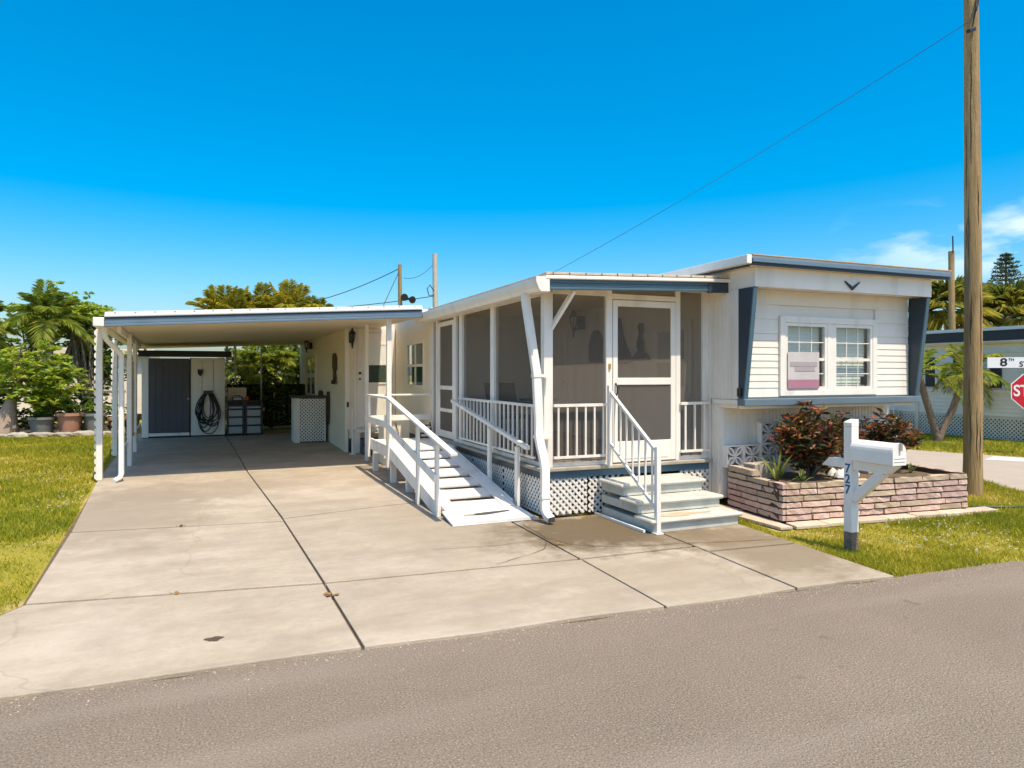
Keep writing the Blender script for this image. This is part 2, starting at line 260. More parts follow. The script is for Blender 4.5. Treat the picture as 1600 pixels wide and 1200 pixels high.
    t.links.new(prev, b.inputs['Base Color'])
ground_mats()

# ------------------------------------------------------------------ builders
ORG = {}
def thing(name, label, cat, loc=(0,0,0), group=None):
    o = bpy.data.objects.new(name, None); COL.objects.link(o); o.empty_display_size = 0.2
    o.location = loc; ORG[o] = Vector(loc); o['label'] = label; o['category'] = cat
    if group: o['group'] = group
    return o
def tag(o, label=None, cat=None, group=None, kind=None):
    for k, v in (('label', label), ('category', cat), ('group', group), ('kind', kind)):
        if v: o[k] = v
    return o
class MB:
    def __init__(s): s.v = []; s.f = []
    def box(s, x0, y0, z0, x1, y1, z1):
        x0, x1 = sorted((x0, x1)); y0, y1 = sorted((y0, y1)); z0, z1 = sorted((z0, z1)); n = len(s.v)
        s.v += [(x0,y0,z0),(x1,y0,z0),(x1,y1,z0),(x0,y1,z0),(x0,y0,z1),(x1,y0,z1),(x1,y1,z1),(x0,y1,z1)]
        s.f += [tuple(n+i for i in q) for q in ((0,3,2,1),(4,5,6,7),(0,1,5,4),(1,2,6,5),(2,3,7,6),(3,0,4,7))]; return s
    def hexa(s, pts):                                   # eight corners, bottom four then top four
        n = len(s.v); s.v += [tuple(p) for p in pts]
        s.f += [tuple(n+i for i in q) for q in ((0,3,2,1),(4,5,6,7),(0,1,5,4),(1,2,6,5),(2,3,7,6),(3,0,4,7))]; return s
    def beam(s, p0, p1, wd, ht, up=(0,0,1)):
        p0, p1 = Vector(p0), Vector(p1); d = (p1-p0).normalized(); u = Vector(up)
        if abs(d.dot(u)) > 0.98: u = Vector((0,1,0))
        sd_ = d.cross(u).normalized()*wd/2; u2 = sd_.cross(d).normalized()*ht/2
        a = [p0-sd_-u2, p0+sd_-u2, p1+sd_-u2, p1-sd_-u2, p0-sd_+u2, p0+sd_+u2, p1+sd_+u2, p1-sd_+u2]
        return s.hexa(a)
    def prism(s, poly, axis, a0, a1):                   # polygon in the two other axes, extruded along axis
        n = len(s.v); k = len(poly)
        for a in (a0, a1):
            for (p, q) in poly:
                s.v.append({'x': (a, p, q), 'y': (p, a, q), 'z': (p, q, a)}[axis])
        s.f.append(tuple(range(n+k-1, n-1, -1))); s.f.append(tuple(range(n+k, n+2*k)))
        for i in range(k):
            j = (i+1) % k; s.f.append((n+i, n+j, n+k+j, n+k+i))
        return s
    def ring(s, outer, inner, axis, a0, a1):            # extruded band between two loops of equal count
        n = len(s.v); k = len(outer)
        def P(a, p): return {'x': (a, p[0], p[1]), 'y': (p[0], a, p[1]), 'z': (p[0], p[1], a)}[axis]
        for a in (a0, a1):
            s.v += [P(a, p) for p in outer] + [P(a, p) for p in inner]
        for i in range(k):
            j = (i+1) % k; o0, o1, i0, i1 = n+i, n+j, n+k+i, n+k+j; q = 2*k
            s.f += [(o0,o1,i1,i0), (o1+q,o0+q,i0+q,i1+q), (o1,o0,o0+q,o1+q), (i0,i1,i1+q,i0+q)]
        return s
    def tube(s, path, r, n=8, cap=True):
        path = [Vector(p) for p in path]; rs = r if isinstance(r, (list, tuple)) else [r]*len(path); b = len(s.v); prev = None
        for i, p in enumerate(path):
            d = (path[min(i+1, len(path)-1)] - path[max(i-1, 0)])
            d = d.normalized() if d.length > 1e-9 else Vector((0,0,1))
            if prev is None: a = d.orthogonal().normalized()
            else:
                a = prev - d*prev.dot(d); a = a.normalized() if a.length > 1e-6 else d.orthogonal().normalized()
            prev = a; c = d.cross(a)
            for k in range(n):
                t = 2*math.pi*k/n; s.v.append(tuple(p + (a*math.cos(t)+c*math.sin(t))*rs[i]))
        for i in range(len(path)-1):
            for k in range(n):
                k2 = (k+1) % n; s.f.append((b+i*n+k, b+i*n+k2, b+(i+1)*n+k2, b+(i+1)*n+k))
        if cap:
            s.f.append(tuple(range(b+n-1, b-1, -1))); e = b+(len(path)-1)*n; s.f.append(tuple(range(e, e+n)))
        return s
    def lathe(s, cx, cy, prof, n=16):                   # prof: (r, z) bottom to top
        return s.tube_rings([[(cx+r*math.cos(2*math.pi*k/n), cy+r*math.sin(2*math.pi*k/n), z) for k in range(n)] for r, z in prof])
    def tube_rings(s, rings):
        b = len(s.v); n = len(rings[0])
        for r in rings: s.v += r
        for i in range(len(rings)-1):
            for k in range(n):
                k2 = (k+1) % n; s.f.append((b+i*n+k, b+i*n+k2, b+(i+1)*n+k2, b+(i+1)*n+k))
        s.f.append(tuple(range(b+n-1, b-1, -1))); e = b+(len(rings)-1)*n; s.f.append(tuple(range(e, e+n)))
        return s
    def mesh(s, name, org=(0,0,0), smooth=False):
        me = bpy.data.meshes.new(name); o = Vector(org)
        me.from_pydata([(x-o.x, y-o.y, z-o.z) for x, y, z in s.v], [], s.f)
        if smooth:
            me.polygons.foreach_set('use_smooth', [True]*len(me.polygons))
        return me
    def build(s, name, m, parent=None, bevel=0, smooth=False, kind=None, label=None, org=None):
        o0 = ORG.get(parent, Vector((0,0,0))) if org is None else Vector(org)
        me = s.mesh(name, o0, smooth); me.materials.append(MATS[m])
        o = bpy.data.objects.new(name, me); COL.objects.link(o)
        ORG[o] = o0
        if parent: o.parent = parent
        elif org is not None: o.location = o0
        if bevel:
            md = o.modifiers.new('bevel', 'BEVEL'); md.width = bevel; md.segments = 2; md.limit_method = 'ANGLE'
        if smooth and bevel == 0:
            md = o.modifiers.new('edge', 'EDGE_SPLIT'); md.split_angle = R(45)
        return tag(o, label, kind=kind)
def inst(name, me, parent, loc, rot=(0,0,0), sc=(1,1,1)):
    o = bpy.data.objects.new(name, me); COL.objects.link(o); o.parent = parent
    o.location = Vector(loc) - ORG.get(parent, Vector((0,0,0))); o.rotation_euler = rot; o.scale = sc
    return o
def part(name, m, parent, *boxes, bevel=0, **kw):
    mb = MB()
    for b in boxes: mb.box(*b)
    return mb.build(name, m, parent, bevel, **kw)
def text(name, s, size, m, parent, loc, rot, depth=0.004, sx=1.0):
    cu = bpy.data.curves.new(name, 'FONT'); cu.body = s; cu.size = size; cu.extrude = depth; cu.align_x = 'CENTER'; cu.align_y = 'CENTER'; cu.offset = size*0.018
    tmp = bpy.data.objects.new('tmp', cu); COL.objects.link(tmp)
    dg = bpy.context.evaluated_depsgraph_get(); me = bpy.data.meshes.new_from_object(tmp.evaluated_get(dg))
    bpy.data.objects.remove(tmp); me.materials.clear(); me.materials.append(MATS[m])
    o = bpy.data.objects.new(name, me); COL.objects.link(o); o.parent = parent
    o.location = Vector(loc)-ORG.get(parent, Vector((0,0,0))); o.rotation_euler = rot; o.scale = (sx, 1, 1)
    ORG[o] = Vector(loc)
    return o
def np_mesh(name, V, F, m, parent=None, rnd=None, kind=None, org=None, smooth=False):
    """V (n,3) float, F (m,k) int all faces of one size"""
    V = np.asarray(V, np.float32); F = np.asarray(F, np.int32); k = F.shape[1]
    o0 = ORG.get(parent, Vector((0,0,0))) if org is None else Vector(org)
    V = V - np.array(o0, np.float32)
    me = bpy.data.meshes.new(name); me.vertices.add(len(V)); me.vertices.foreach_set('co', V.ravel())
    me.loops.add(F.size); me.loops.foreach_set('vertex_index', F.ravel())
    me.polygons.add(len(F)); me.polygons.foreach_set('loop_start', np.arange(0, F.size, k, dtype=np.int32))
    if rnd is not None:
        a = me.attributes.new('rnd', 'FLOAT', 'FACE'); a.data.foreach_set('value', np.asarray(rnd, np.float32))
    me.update(calc_edges=True); me.validate()
    me.materials.append(MATS[m]); o = bpy.data.objects.new(name, me); COL.objects.link(o); ORG[o] = o0
    if parent: o.parent = parent
    elif org is not None: o.location = o0
    return tag(o, kind=kind)
def unit(a): return a/np.maximum(np.linalg.norm(a, axis=1, keepdims=True), 1e-9)
def leaves(P, D, length, width, fold=0.25, droop=0.25, rng=RNG):
    """each leaf: base, two side points, tip -> two bent quads-as-tris (4 verts, 2 tris folded along the midrib)"""
    n = len(P); D = unit(D); rv = rng.normal(size=(n,3)); S = unit(np.cross(D, rv)); U = np.cross(S, D)
    length = np.broadcast_to(length, (n,))[:, None]; width = np.broadcast_to(width, (n,))[:, None]
    base = P; tip = P + D*length - np.array([0,0,1])*length*droop
    mid = P + D*length*0.5
    l = mid + S*width/2 + U*width*fold; r = mid - S*width/2 + U*width*fold
    V = np.stack([base, l, tip, r], 1).reshape(-1, 3); i = np.arange(n)[:, None]*4
    F = np.concatenate([i+np.array([[0,1,2]]), i+np.array([[0,2,3]])], 1).reshape(-1, 3)
    return V, F
def join_np(parts):
    Vs, Fs, Rs, o = [], [], [], 0
    for V, F, r in parts:
        Vs.append(V); Fs.append(F+o); Rs.append(r); o += len(V)
    return np.concatenate(Vs), np.concatenate(Fs), np.concatenate(Rs)

def ypl(Y): return lambda u, v, d: (u, Y-d, v)          # plane facing -Y: u = x, v = z, d = outwards
def xpl(X): return lambda u, v, d: (X-d, u, v)          # plane facing -X: u = y
def mbox(mb, pl, u0, v0, d0, u1, v1, d1): return mb.box(*pl(u0, v0, d0), *pl(u1, v1, d1))
def window(parent, pl, u0, v0, u1, v1, grid_top=None, grid_bot=None, back='blind', meet=0.5, fr=0.05, trim=0.0, name='window', vbar=False):
    """sash window: trim, frame, meeting rail, two panes, muntins, blinds behind"""
    mb = MB()
    for a in ((u0,v0,u0+fr,v1), (u1-fr,v0,u1,v1), (u0+fr,v0,u1-fr,v0+fr), (u0+fr,v1-fr,u1-fr,v1)): mbox(mb, pl, a[0], a[1], -0.02, a[2], a[3], 0.035)
    vm = v0+(v1-v0)*meet
    w_ = mb.build(name, 'white', parent)
    q = MB(); mbox(q, pl, u0+fr, vm-fr*0.45, -0.01, u1-fr, vm+fr*0.45, 0.028); q.build('meeting_rail', 'white', w_)
    if vbar:
        q = MB(); mbox(q, pl, (u0+u1)/2-0.02, v0+fr, -0.005, (u0+u1)/2+0.02, v1-fr, 0.022); q.build('mullion', 'white', w_)
    for (a, b, g) in ((v0+fr, vm-fr*0.45, grid_bot), (vm+fr*0.45, v1-fr, grid_top)):
        q = MB(); mbox(q, pl, u0+fr, a, 0.0, u1-fr, b, 0.006); q.build('pane', 'glass', w_)
        if g:
            for i in range(1, g[0]):
                u = u0+fr+(u1-u0-2*fr)*i/g[0]; q = MB(); mbox(q, pl, u-0.006, a, 0.008, u+0.006, b, 0.014); q.build('muntin', 'white', w_)
            for i in range(1, g[1]):
                v = a+(b-a)*i/g[1]; q = MB(); mbox(q, pl, u0+fr, v-0.006, 0.009, u1-fr, v+0.006, 0.0135); q.build('muntin', 'white', w_)
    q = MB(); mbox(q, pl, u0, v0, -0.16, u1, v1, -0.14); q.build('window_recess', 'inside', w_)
    if back == 'blind':
        k = max(4, int((v1-v0-2*fr)/0.045)); me = None
        for i in range(k):
            v = v0+fr+(v1-v0-2*fr)*(i+0.5)/k
            hh = (v1-v0-2*fr)/k*0.53; q = MB(); a = [pl(u0+fr, v-hh, -0.062), pl(u1-fr, v-hh, -0.062), pl(u1-fr, v-hh+0.002, -0.064), pl(u0+fr, v-hh+0.002, -0.064), pl(u0+fr, v+hh, -0.075), pl(u1-fr, v+hh, -0.075), pl(u1-fr, v+hh+0.002, -0.077), pl(u0+fr, v+hh+0.002, -0.077)]
            n = len(q.v); q.v += a; q.f += [(0,1,2,3),(4,5,6,7),(0,1,5,4),(3,2,6,7)]
            q.build('blind_slat', 'blind', w_)
    elif back:
        q = MB(); mbox(q, pl, u0+fr, v0+fr, -0.09, u1-fr, v1-fr, -0.08); q.build('curtain', back, w_)
    return w_
def lattice(name, parent, pl, u0, v0, u1, v1, pitch=0.075, sw=0.042, m='white_metal', frame=0.03, thick=0.006):
    """crossed diagonal slats in two layers, clipped to the panel"""
    mb = MB(); W, Hh = u1-u0, v1-v0
    def clip(c, sgn):                                   # line v = sgn*u + c inside the panel
        pts = []
        for u in (0, W):
            v = sgn*u+c
            if 0 <= v <= Hh: pts.append((u, v))
        for v in (0, Hh):
            u = (v-c)/sgn
            if 0 < u < W: pts.append((u, v))
        if len(pts) < 2: return None
        pts.sort(); return pts[0], pts[-1]
    step = pitch*math.sqrt(2); hw = sw/2
    for sgn, d0 in ((1, 0.0), (-1, thick)):
        c = -W if sgn > 0 else 0
        while c < (Hh if sgn > 0 else Hh+W):
            q = clip(c, sgn)
            if q and (Vector(q[0])-Vector(q[1])).length > 0.02:
                (a, b), (e, f) = q; k = hw/math.sqrt(2); nx, ny = -sgn*k, k
                n = len(mb.v)
                cl = lambda u, v: (min(max(u, 0), W), min(max(v, 0), Hh))
                for (uu, vv) in (cl(a+nx, b+ny), cl(a-nx, b-ny), cl(e-nx, f-ny), cl(e+nx, f+ny)):
                    mb.v.append(pl(u0+uu, v0+vv, d0+thick)); 
                for (uu, vv) in (cl(a+nx, b+ny), cl(a-nx, b-ny), cl(e-nx, f-ny), cl(e+nx, f+ny)):
                    mb.v.append(pl(u0+uu, v0+vv, d0))
                mb.f += [(n,n+1,n+2,n+3),(n,n+4,n+5,n+1),(n+3,n+2,n+6,n+7),(n+7,n+6,n+5,n+4)]
            c += step
    o = mb.build(name, m, parent, kind='stuff')
    return o

# ------------------------------------------------------------------ the setting: ground, road, side street, driveway
def sheet(name, poly, z, m):
    mb = MB(); mb.v = [(x, y, z) for x, y in poly]; mb.f = [tuple(range(len(poly)))]
    return tag(mb.build(name, m), kind='structure')
sheet('ground', [(-500,-500),(500,-500),(500,500),(-500,500)], -0.030, 'lawn')
def road_y(x): return 4.46-0.043*x
ed = [(x, road_y(x)+0.018*math.sin(x*2.3)+0.014*math.sin(x*7.1)+RNG.normal()*0.008) for x in np.arange(-8, 16, 0.22)]
sheet('road', [(-150,-9), (150,-15), (150, road_y(150)), (16.5, road_y(16.5))] + ed[::-1] + [(-150, road_y(-150))], -0.022, 'asphalt')
sheet('side_street', [(8.7,4.05),(9.7,4.75),(10.4,5.65),(10.91,6.47),(11.3,7.15),(11.56,7.76),(11.85,9.0),(12.0,11),(12.2,16),(13.2,80),(17.5,80),(14.6,16),(14.45,12.5),(14.67,10.87),(15.05,10.0),(15.52,9.2),(16.3,8.0),(17.6,6.6),(19.5,4.9),(22,3.5)], -0.018, 'side_asphalt')
sheet('stop_line', [(11.02,6.5),(11.2,6.35),(14.2,7.6),(14.0,7.8)], -0.014, 'paint_line')
sheet('patch', [(14.3,9.25),(14.75,8.7),(15.4,9.0),(15.1,9.55)], -0.0145, 'paint_line')
def interp(pts, y):
    for (x0, y0), (x1, y1) in zip(pts, pts[1:]):
        if y <= y1: return x0+(x1-x0)*(y-y0)/(y1-y0)
    return pts[-1][0]
EL = [(-2.28,4.56),(-1.4,6.23),(-1.56,8.85),(-1.88,12.65),(-2.2,18),(-2.5,22.6)]
EJ = [(0.82,4.4),(0.77,5.9),(0.66,8.6),(0.37,13.3),(0.08,20),(-0.05,22.6)]
ER = [(3.06,4.3),(3.13,7.5),(3.56,7.58),(3.56,12.6),(3.56,22.6)]
E2 = [(4.31,4.25),(4.47,7.5)]
E3 = [(5.35,4.2),(5.52,6.3),(5.62,7.5)]
bed = MB(); bed.v = [(-2.28,4.55,-0.026),(5.4,4.22,-0.026),(5.6,7.6,-0.026),(3.6,7.6,-0.026),(3.6,22.6,-0.026),(-2.45,22.6,-0.026),(-1.87,12.65,-0.026),(-1.42,6.3,-0.026)]; bed.f = [tuple(range(8))]
drive = tag(bed.build('driveway', 'soil'), kind='structure')
def slab(poly):
    c = Vector((sum(p[0] for p in poly)/len(poly), sum(p[1] for p in poly)/len(poly)))
    k = []
    for p in poly:
        d = Vector(p)-c; k.append((p[0]-math.copysign(0.011, d.x), p[1]-math.copysign(0.024, d.y) if p[1] > 4.7 else p[1]))
    z = RNG.normal()*0.0015
    MB().prism(k, 'z', -0.12, z).build('slab', 'concrete', drive, bevel=0.006)
yR = lambda x: road_y(x)+0.02*math.sin(x*3.1)
slab([(-2.28, 4.56), (-0.7, yR(-0.7)), (0.1, yR(0.1)), (0.82, yR(.82)), (0.77, 5.9), (-1.4, 6.23)])
slab([(0.82, yR(.82)), (1.6, yR(1.6)), (2.4, yR(2.4)), (3.06, yR(3.06)), (3.10, 5.74), (0.77, 5.9)])
slab([(3.06, yR(3.06)), (3.7, yR(3.7)), (4.31, yR(4.31)), (4.40, 5.72), (3.10, 5.74)])
slab([(4.31, yR(4.31)), (4.8, yR(4.8)), (5.35, yR(5.35)), (5.45, 5.42), (4.385, 5.50)])
slab([(4.385, 5.50), (5.45, 5.42), (5.52, 6.3), (5.62, 7.5), (4.47, 7.5)])
slab([(3.10, 5.74), (4.40, 5.72), (4.47, 7.5), (3.13, 7.5)])
slab([(-1.4, 6.23), (0.77, 5.9), (0.66, 8.55), (-1.56, 8.85)])
slab([(0.77, 5.9), (3.10, 5.74), (3.13, 7.5), (3.56, 7.6), (3.56, 9.3), (1.95, 9.04), (0.65, 8.72)])
slab([(-1.56, 8.85), (0.66, 8.55), (0.39, 13.05), (-1.9, 12.85)])
slab([(0.65, 8.72), (1.95, 9.04), (3.56, 9.3), (3.56, 13.2), (0.385, 13.07)])
slab([(-1.9, 12.85), (0.39, 13.05), (0.24, 16.9), (-2.12, 16.9)])
slab([(0.385, 13.07), (3.56, 13.2), (3.56, 16.9), (0.24, 16.9)])
slab([(-2.12, 16.9), (0.24, 16.9), (-0.05, 22.6), (-2.5, 22.6)])
slab([(0.24, 16.9), (3.56, 16.9), (3.56, 22.6), (-0.05, 22.6)])
def crack(pts, wd=0.012):
    mb = MB(); fine = []
    for a, b in zip(pts, pts[1:]):
        n = max(2, int((Vector(b)-Vector(a)).length/0.09))
        for i in range(n): fine.append(Vector(a).lerp(Vector(b), i/n)+Vector((RNG.normal()*0.008, RNG.normal()*0.008)))
    fine.append(Vector(pts[-1]))
    for i, p in enumerate(fine):
        d = (fine[min(i+1, len(fine)-1)]-fine[max(i-1, 0)]).normalized(); s = Vector((-d.y, d.x))*wd*(0.4+0.6*RNG.random())/2
        mb.v += [(p.x+s.x, p.y+s.y, 0.005), (p.x-s.x, p.y-s.y, 0.005)]
    mb.f = [(2*i, 2*i+1, 2*i+3, 2*i+2) for i in range(len(fine)-1)]
    mb.build('crack', 'mortar', drive)
crack([(3.2,7.3),(3.15,6.6),(3.3,6.2),(3.75,5.95),(4.3,5.86),(4.9,5.7),(5.4,5.6)])
crack([(1.9,6.6),(2.6,6.5),(3.12,6.55)], 0.009); crack([(2.3,5.85),(2.9,6.15),(3.12,6.5)], 0.008)
# spill mark and fallen leaves
mb = MB(); mb.v = [(-0.06+0.055*math.cos(t)*(1+0.3*math.sin(3*t)), 4.93+0.04*math.sin(t)*(1+0.2*math.cos(5*t)), 0.0045) for t in np.linspace(0, 2*math.pi, 18)[:-1]]; mb.f = [tuple(range(17))]
mb.build('spill_stain', 'mortar', drive)
def dead_leaf(x, y, s, lab):
    mb = MB()
    for i in range(7):
        a = RNG.random()*6.3; d = Vector((math.cos(a), math.sin(a), 0))*s*(0.5+RNG.random()); n = Vector((-d.y, d.x, 0))*0.35; c = Vector((x, y, 0.006))+Vector((RNG.normal()*s*0.5, RNG.normal()*s*0.5, 0))
        k = len(mb.v); mb.v += [tuple(c), tuple(c+d*0.5+n+Vector((0,0,0.012))), tuple(c+d+Vector((0,0,0.006))), tuple(c+d*0.5-n+Vector((0,0,0.004)))]; mb.f.append((k,k+1,k+2,k+3))
    o = mb.build('dead_leaves', 'dead_leaf', org=(x, y, 0)); tag(o, lab, 'leaves')
dead_leaf(0.78, 5.55, 0.05, 'brown dead leaves on the long driveway joint nearest the road')
dead_leaf(-0.35, 6.05, 0.035, 'small dead leaf bit on the front cross joint, left of the long joint')
dead_leaf(3.16, 6.3, 0.04, 'small brown leaf clump at the start of the curved crack by the ramp')
dead_leaf(-0.45, 8.72, 0.04, 'small dead leaf bit on the second cross joint of the driveway')

# ------------------------------------------------------------------ mobile home (front unit)
HX0, HX1, HY = 6.05, 9.15, 6.98
home = thing('mobile_home', 'white mobile home with slate blue trim and overhanging front bay with twin windows', 'mobile home', (7.6, 9, 0))
# body walls: side (towards the porch), right side, back, front split round the window opening
part('side_wall', 'wall_white', home, (HX0, 7.33, 0.1, HX0+0.08, 22, 3.02), (HX0, HY+0.02, 1.34, HX0+0.08, 7.33, 3.02))
part('side_wall', 'wall_white', home, (HX1-0.08, 7.33, 0.1, HX1, 22, 3.02), (HX1-0.08, HY+0.02, 1.34, HX1, 7.33, 3.02))
part('back_wall', 'wall_white', home, (HX0+0.08, 21.92, 0.1, HX1-0.08, 22, 3.02))
WX0, WX1, WZ0, WZ1 = 6.70, 8.46, 1.45, 2.50
part('front_wall', 'wall_white', home, (HX0+0.08, HY+0.02, 1.34, WX0, HY+0.06, 3.02), (WX1, HY+0.02, 1.34, HX1-0.08, HY+0.06, 3.02), (WX0, HY+0.02, WZ1, WX1, HY+0.06, 3.02), (WX0, HY+0.02, 1.34, WX1, HY+0.06, WZ0))
part('bay_floor', 'wall_white', home, (HX0+0.002, HY+0.03, 1.30, HX1-0.002, 7.40, 1.338))
# lap siding, course by course
def course(x0, x1, z0, z1, rake=0.005):
    MB().hexa([(x0, HY-0.006-rake, z0), (x1, HY-0.006-rake, z0), (x1, HY+0.018, z0), (x0, HY+0.018, z0), (x0, HY-0.004, z1), (x1, HY-0.004, z1), (x1, HY+0.018, z1), (x0, HY+0.018, z1)]).build('siding_board', 'wall_white', home)
z = 1.44; hs_ = 0.0
while z < 2.80:
    h = 0.088 if z > 1.54 else 0.12
    if z > 2.2: h = 0.19
    z1 = min(z+h-0.001, 2.84)
    if z1 <= WZ1+0.02 or z < WZ1: course(HX0+0.03, WX0-0.004, z, z1); course(WX1+0.004, HX1-0.03, z, z1)
    else: course(HX0+0.03, HX1-0.03, z, z1)
    z = z1+0.001
# window trim and two sash windows
part('window_trim', 'white', home, (WX0, HY-0.045, WZ0, WX0+0.085, HY+0.03, WZ1), (WX1-0.085, HY-0.045, WZ0, WX1, HY+0.03, WZ1), (WX0+0.085, HY-0.045, WZ1-0.085, WX1-0.085, HY+0.03, WZ1), (WX0+0.085, HY-0.045, WZ0, WX1-0.085, HY+0.03, WZ0+0.075), (7.525, HY-0.04, WZ0+0.075, 7.645, HY+0.03, WZ1-0.085), bevel=0.006)
window(home, ypl(HY-0.002), 6.787, 1.527, 7.523, 2.413, (3,2), (3,2), fr=0.042, meet=0.46)
window(home, ypl(HY-0.002), 7.647, 1.527, 8.373, 2.413, (3,2), (3,2), fr=0.042, meet=0.46)
# bay band, soffit, fins, sill
part('bay_band', 'wall_white', home, (HX0-0.01, 6.67, 2.82, HX1+0.05, 6.70, 3.065), (HX0-0.01, 6.70, 2.82, HX0+0.02, 7.62, 3.065), (HX1+0.02, 6.70, 2.82, HX1+0.05, 7.62, 3.065), bevel=0.004)
part('bay_soffit', 'wall_white', home, (HX0+0.02, 6.70, 2.835, HX1+0.02, HY+0.02, 2.85))
def fin(x, w_):
    poly = [(HY-0.005, 1.425), (6.865, 1.425), (6.69, 2.818), (HY-0.005, 2.818)]
    f_ = MB().prism(poly, 'x', x, x+w_).build('fin', 'blue_dark', home)
    MB().hexa([(x-0.006, 6.853, 1.425), (x+w_+0.006, 6.853, 1.425), (x+w_+0.006, 6.872, 1.425), (x-0.006, 6.872, 1.425), (x-0.006, 6.678, 2.816), (x+w_+0.006, 6.678, 2.816), (x+w_+0.006, 6.697, 2.816), (x-0.006, 6.697, 2.816)]).build('edge_trim', 'blue_trim', f_)
fin(HX0-0.018, 0.05); fin(HX1-0.02, 0.05)
part('bay_sill', 'grey_blue', home, (HX0-0.03, 6.83, 1.335, HX1+0.05, HY-0.012, 1.42), bevel=0.006)
part('sill_return', 'white', home, (HX0-0.03, HY-0.01, 1.345, HX0-0.002, 7.45, 1.405))
part('sill_board', 'cream_wall', home, (HX0+0.03, 6.90, 1.295, HX1-0.02, 7.3, 1.332))
# emblem: two strokes of a shallow V
em = MB(); c = Vector((7.66, 6.655, 2.90))
em.prism([(c.x, c.z-0.055), (c.x+0.125, c.z+0.045), (c.x+0.135, c.z+0.062), (c.x+0.045, c.z+0.012), (c.x+0.005, c.z-0.018), (c.x-0.04, c.z+0.012), (c.x-0.135, c.z+0.062), (c.x-0.125, c.z+0.045)], 'y', 6.648, 6.669)
em.build('emblem', 'black_metal', home)
# ribbed side and skirt cladding: every rib proud of its sheet
def ribs(pl, u0, u1, v0, v1, pitch, m, nm='ribbed_panel', par=home, dp=0.014):
    mb = MB(); mbox(mb, pl, u0, v0, 0.0, u1, v1, 0.006); u = u0+pitch*0.3
    while u < u1-pitch*0.5:
        mbox(mb, pl, u, v0+0.002, 0.006, u+pitch*0.62, v1-0.002, dp); u += pitch
    return mb.build(nm, m, par)
ribs(xpl(HX0-0.001), 7.0, 7.62, 1.41, 2.82, 0.075, 'wall_white')
ribs(xpl(HX0-0.001), 7.335, 7.62, 0.1, 1.34, 0.075, 'wall_white')
ribs(ypl(7.328), HX0, HX1, 0.1, 1.294, 0.062, 'wall_white', 'skirt_panel')
part('corner_post', 'white', home, (HX0-0.045, 7.50, 0.12, HX0-0.016, 7.58, 2.82))
part('corner_post', 'white', home, (HX0-0.03, 6.962, 1.425, HX0-0.004, 7.01, 2.818))
# roof with metal edge, gutter along the porch side
part('roof', 'silver_roof', home, (5.88, 6.555, 3.135, 9.43, 22.2, 3.175))
part('roof_fascia', 'blue_dark', home, (5.90, 6.565, 3.062, 9.42, 6.60, 3.133), bevel=0.003)
part('fascia_strip', 'blue_light', home, (5.89, 6.540, 3.098, 9.43, 6.563, 3.150), bevel=0.004)
part('roof_edge', 'rust', home, (5.885, 6.535, 3.178, 9.435, 6.62, 3.190))
part('soffit', 'soffit', home, (5.92, 6.602, 3.068, 9.40, 7.5, 3.08))
part('gutter', 'white_metal', home, (5.80, 6.545, 3.075, 5.875, 22.2, 3.18), (5.875, 6.58, 3.075, 5.90, 22.2, 3.085), bevel=0.01)
part('soffit_board', 'blue_dark', home, (5.885, 6.62, 3.05, 5.915, 9.0, 3.074))
# electrical / hose bib under the fin
part('conduit_box', 'black_metal', home, (HX0-0.055, 6.90, 1.45, HX0-0.02, 6.955, 1.56), bevel=0.008)
# wall openings on the porch side
pw = ypl  # noqa
window(home, xpl(HX0-0.012), 7.98, 1.50, 8.80, 2.42, None, None, meet=0.46, fr=0.06)
part('window_trim', 'white', home, (HX0-0.03, 7.90, 1.42, HX0-0.012, 7.98, 2.50), (HX0-0.03, 8.80, 1.42, HX0-0.012, 8.88, 2.50), (HX0-0.03, 7.98, 2.42, HX0-0.012, 8.80, 2.50), (HX0-0.03, 7.98, 1.42, HX0-0.012, 8.80, 1.50))
# door into the home at the far end of the porch
d_ = part('door', 'white', home, (HX0-0.035, 11.7, 0.62, HX0-0.004, 12.5, 2.6), bevel=0.006)
part('handle', 'brass', d_, (HX0-0.075, 11.76, 1.55, HX0-0.036, 11.80, 1.60))

# breeze blocks in front of the skirt
bb = MB(); S = 0.285
def sq(a): return [(-a,-a),(a,-a),(a,a),(-a,a)]
bb.ring(sq(S/2), sq(S/2-0.016), 'y', -0.045, 0.045)
for k in range(4):
    t0 = math.pi/4+k*math.pi/2; ca, sa = math.cos(t0), math.sin(t0); Lp = (S/2-0.012)*math.sqrt(2); o_, i_ = [], []
    for side in (1, -1):
        rng_ = np.linspace(0, 1, 7)[:-1] if side == 1 else np.linspace(1, 0, 7)[:-1]
        for t in rng_:
            hw = 0.045*math.sin(math.pi*t)*side
            o_.append((ca*Lp*t-sa*hw, sa*Lp*t+ca*hw)); tt = 0.14+0.72*t; hw2 = 0.021*math.sin(math.pi*t)*side
            i_.append((ca*Lp*tt-sa*hw2, sa*Lp*tt+ca*hw2))
    bb.ring(o_, i_, 'y', -0.036, 0.036)
bbm = bb.mesh('breeze_block'); bbm.materials.append(MATS['white'])
for row, n0 in ((0, 0), (1, 2)):
    for n in range(n0, 11):
        inst('breeze_block', bbm, home, (6.205+0.288*n, 7.262, 0.655+0.288*row))
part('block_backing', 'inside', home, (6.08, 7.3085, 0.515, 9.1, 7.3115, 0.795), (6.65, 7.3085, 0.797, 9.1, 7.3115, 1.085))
part('block_ledge', 'white', home, (6.60, 7.225, 1.092, 9.12, 7.30, 1.105))

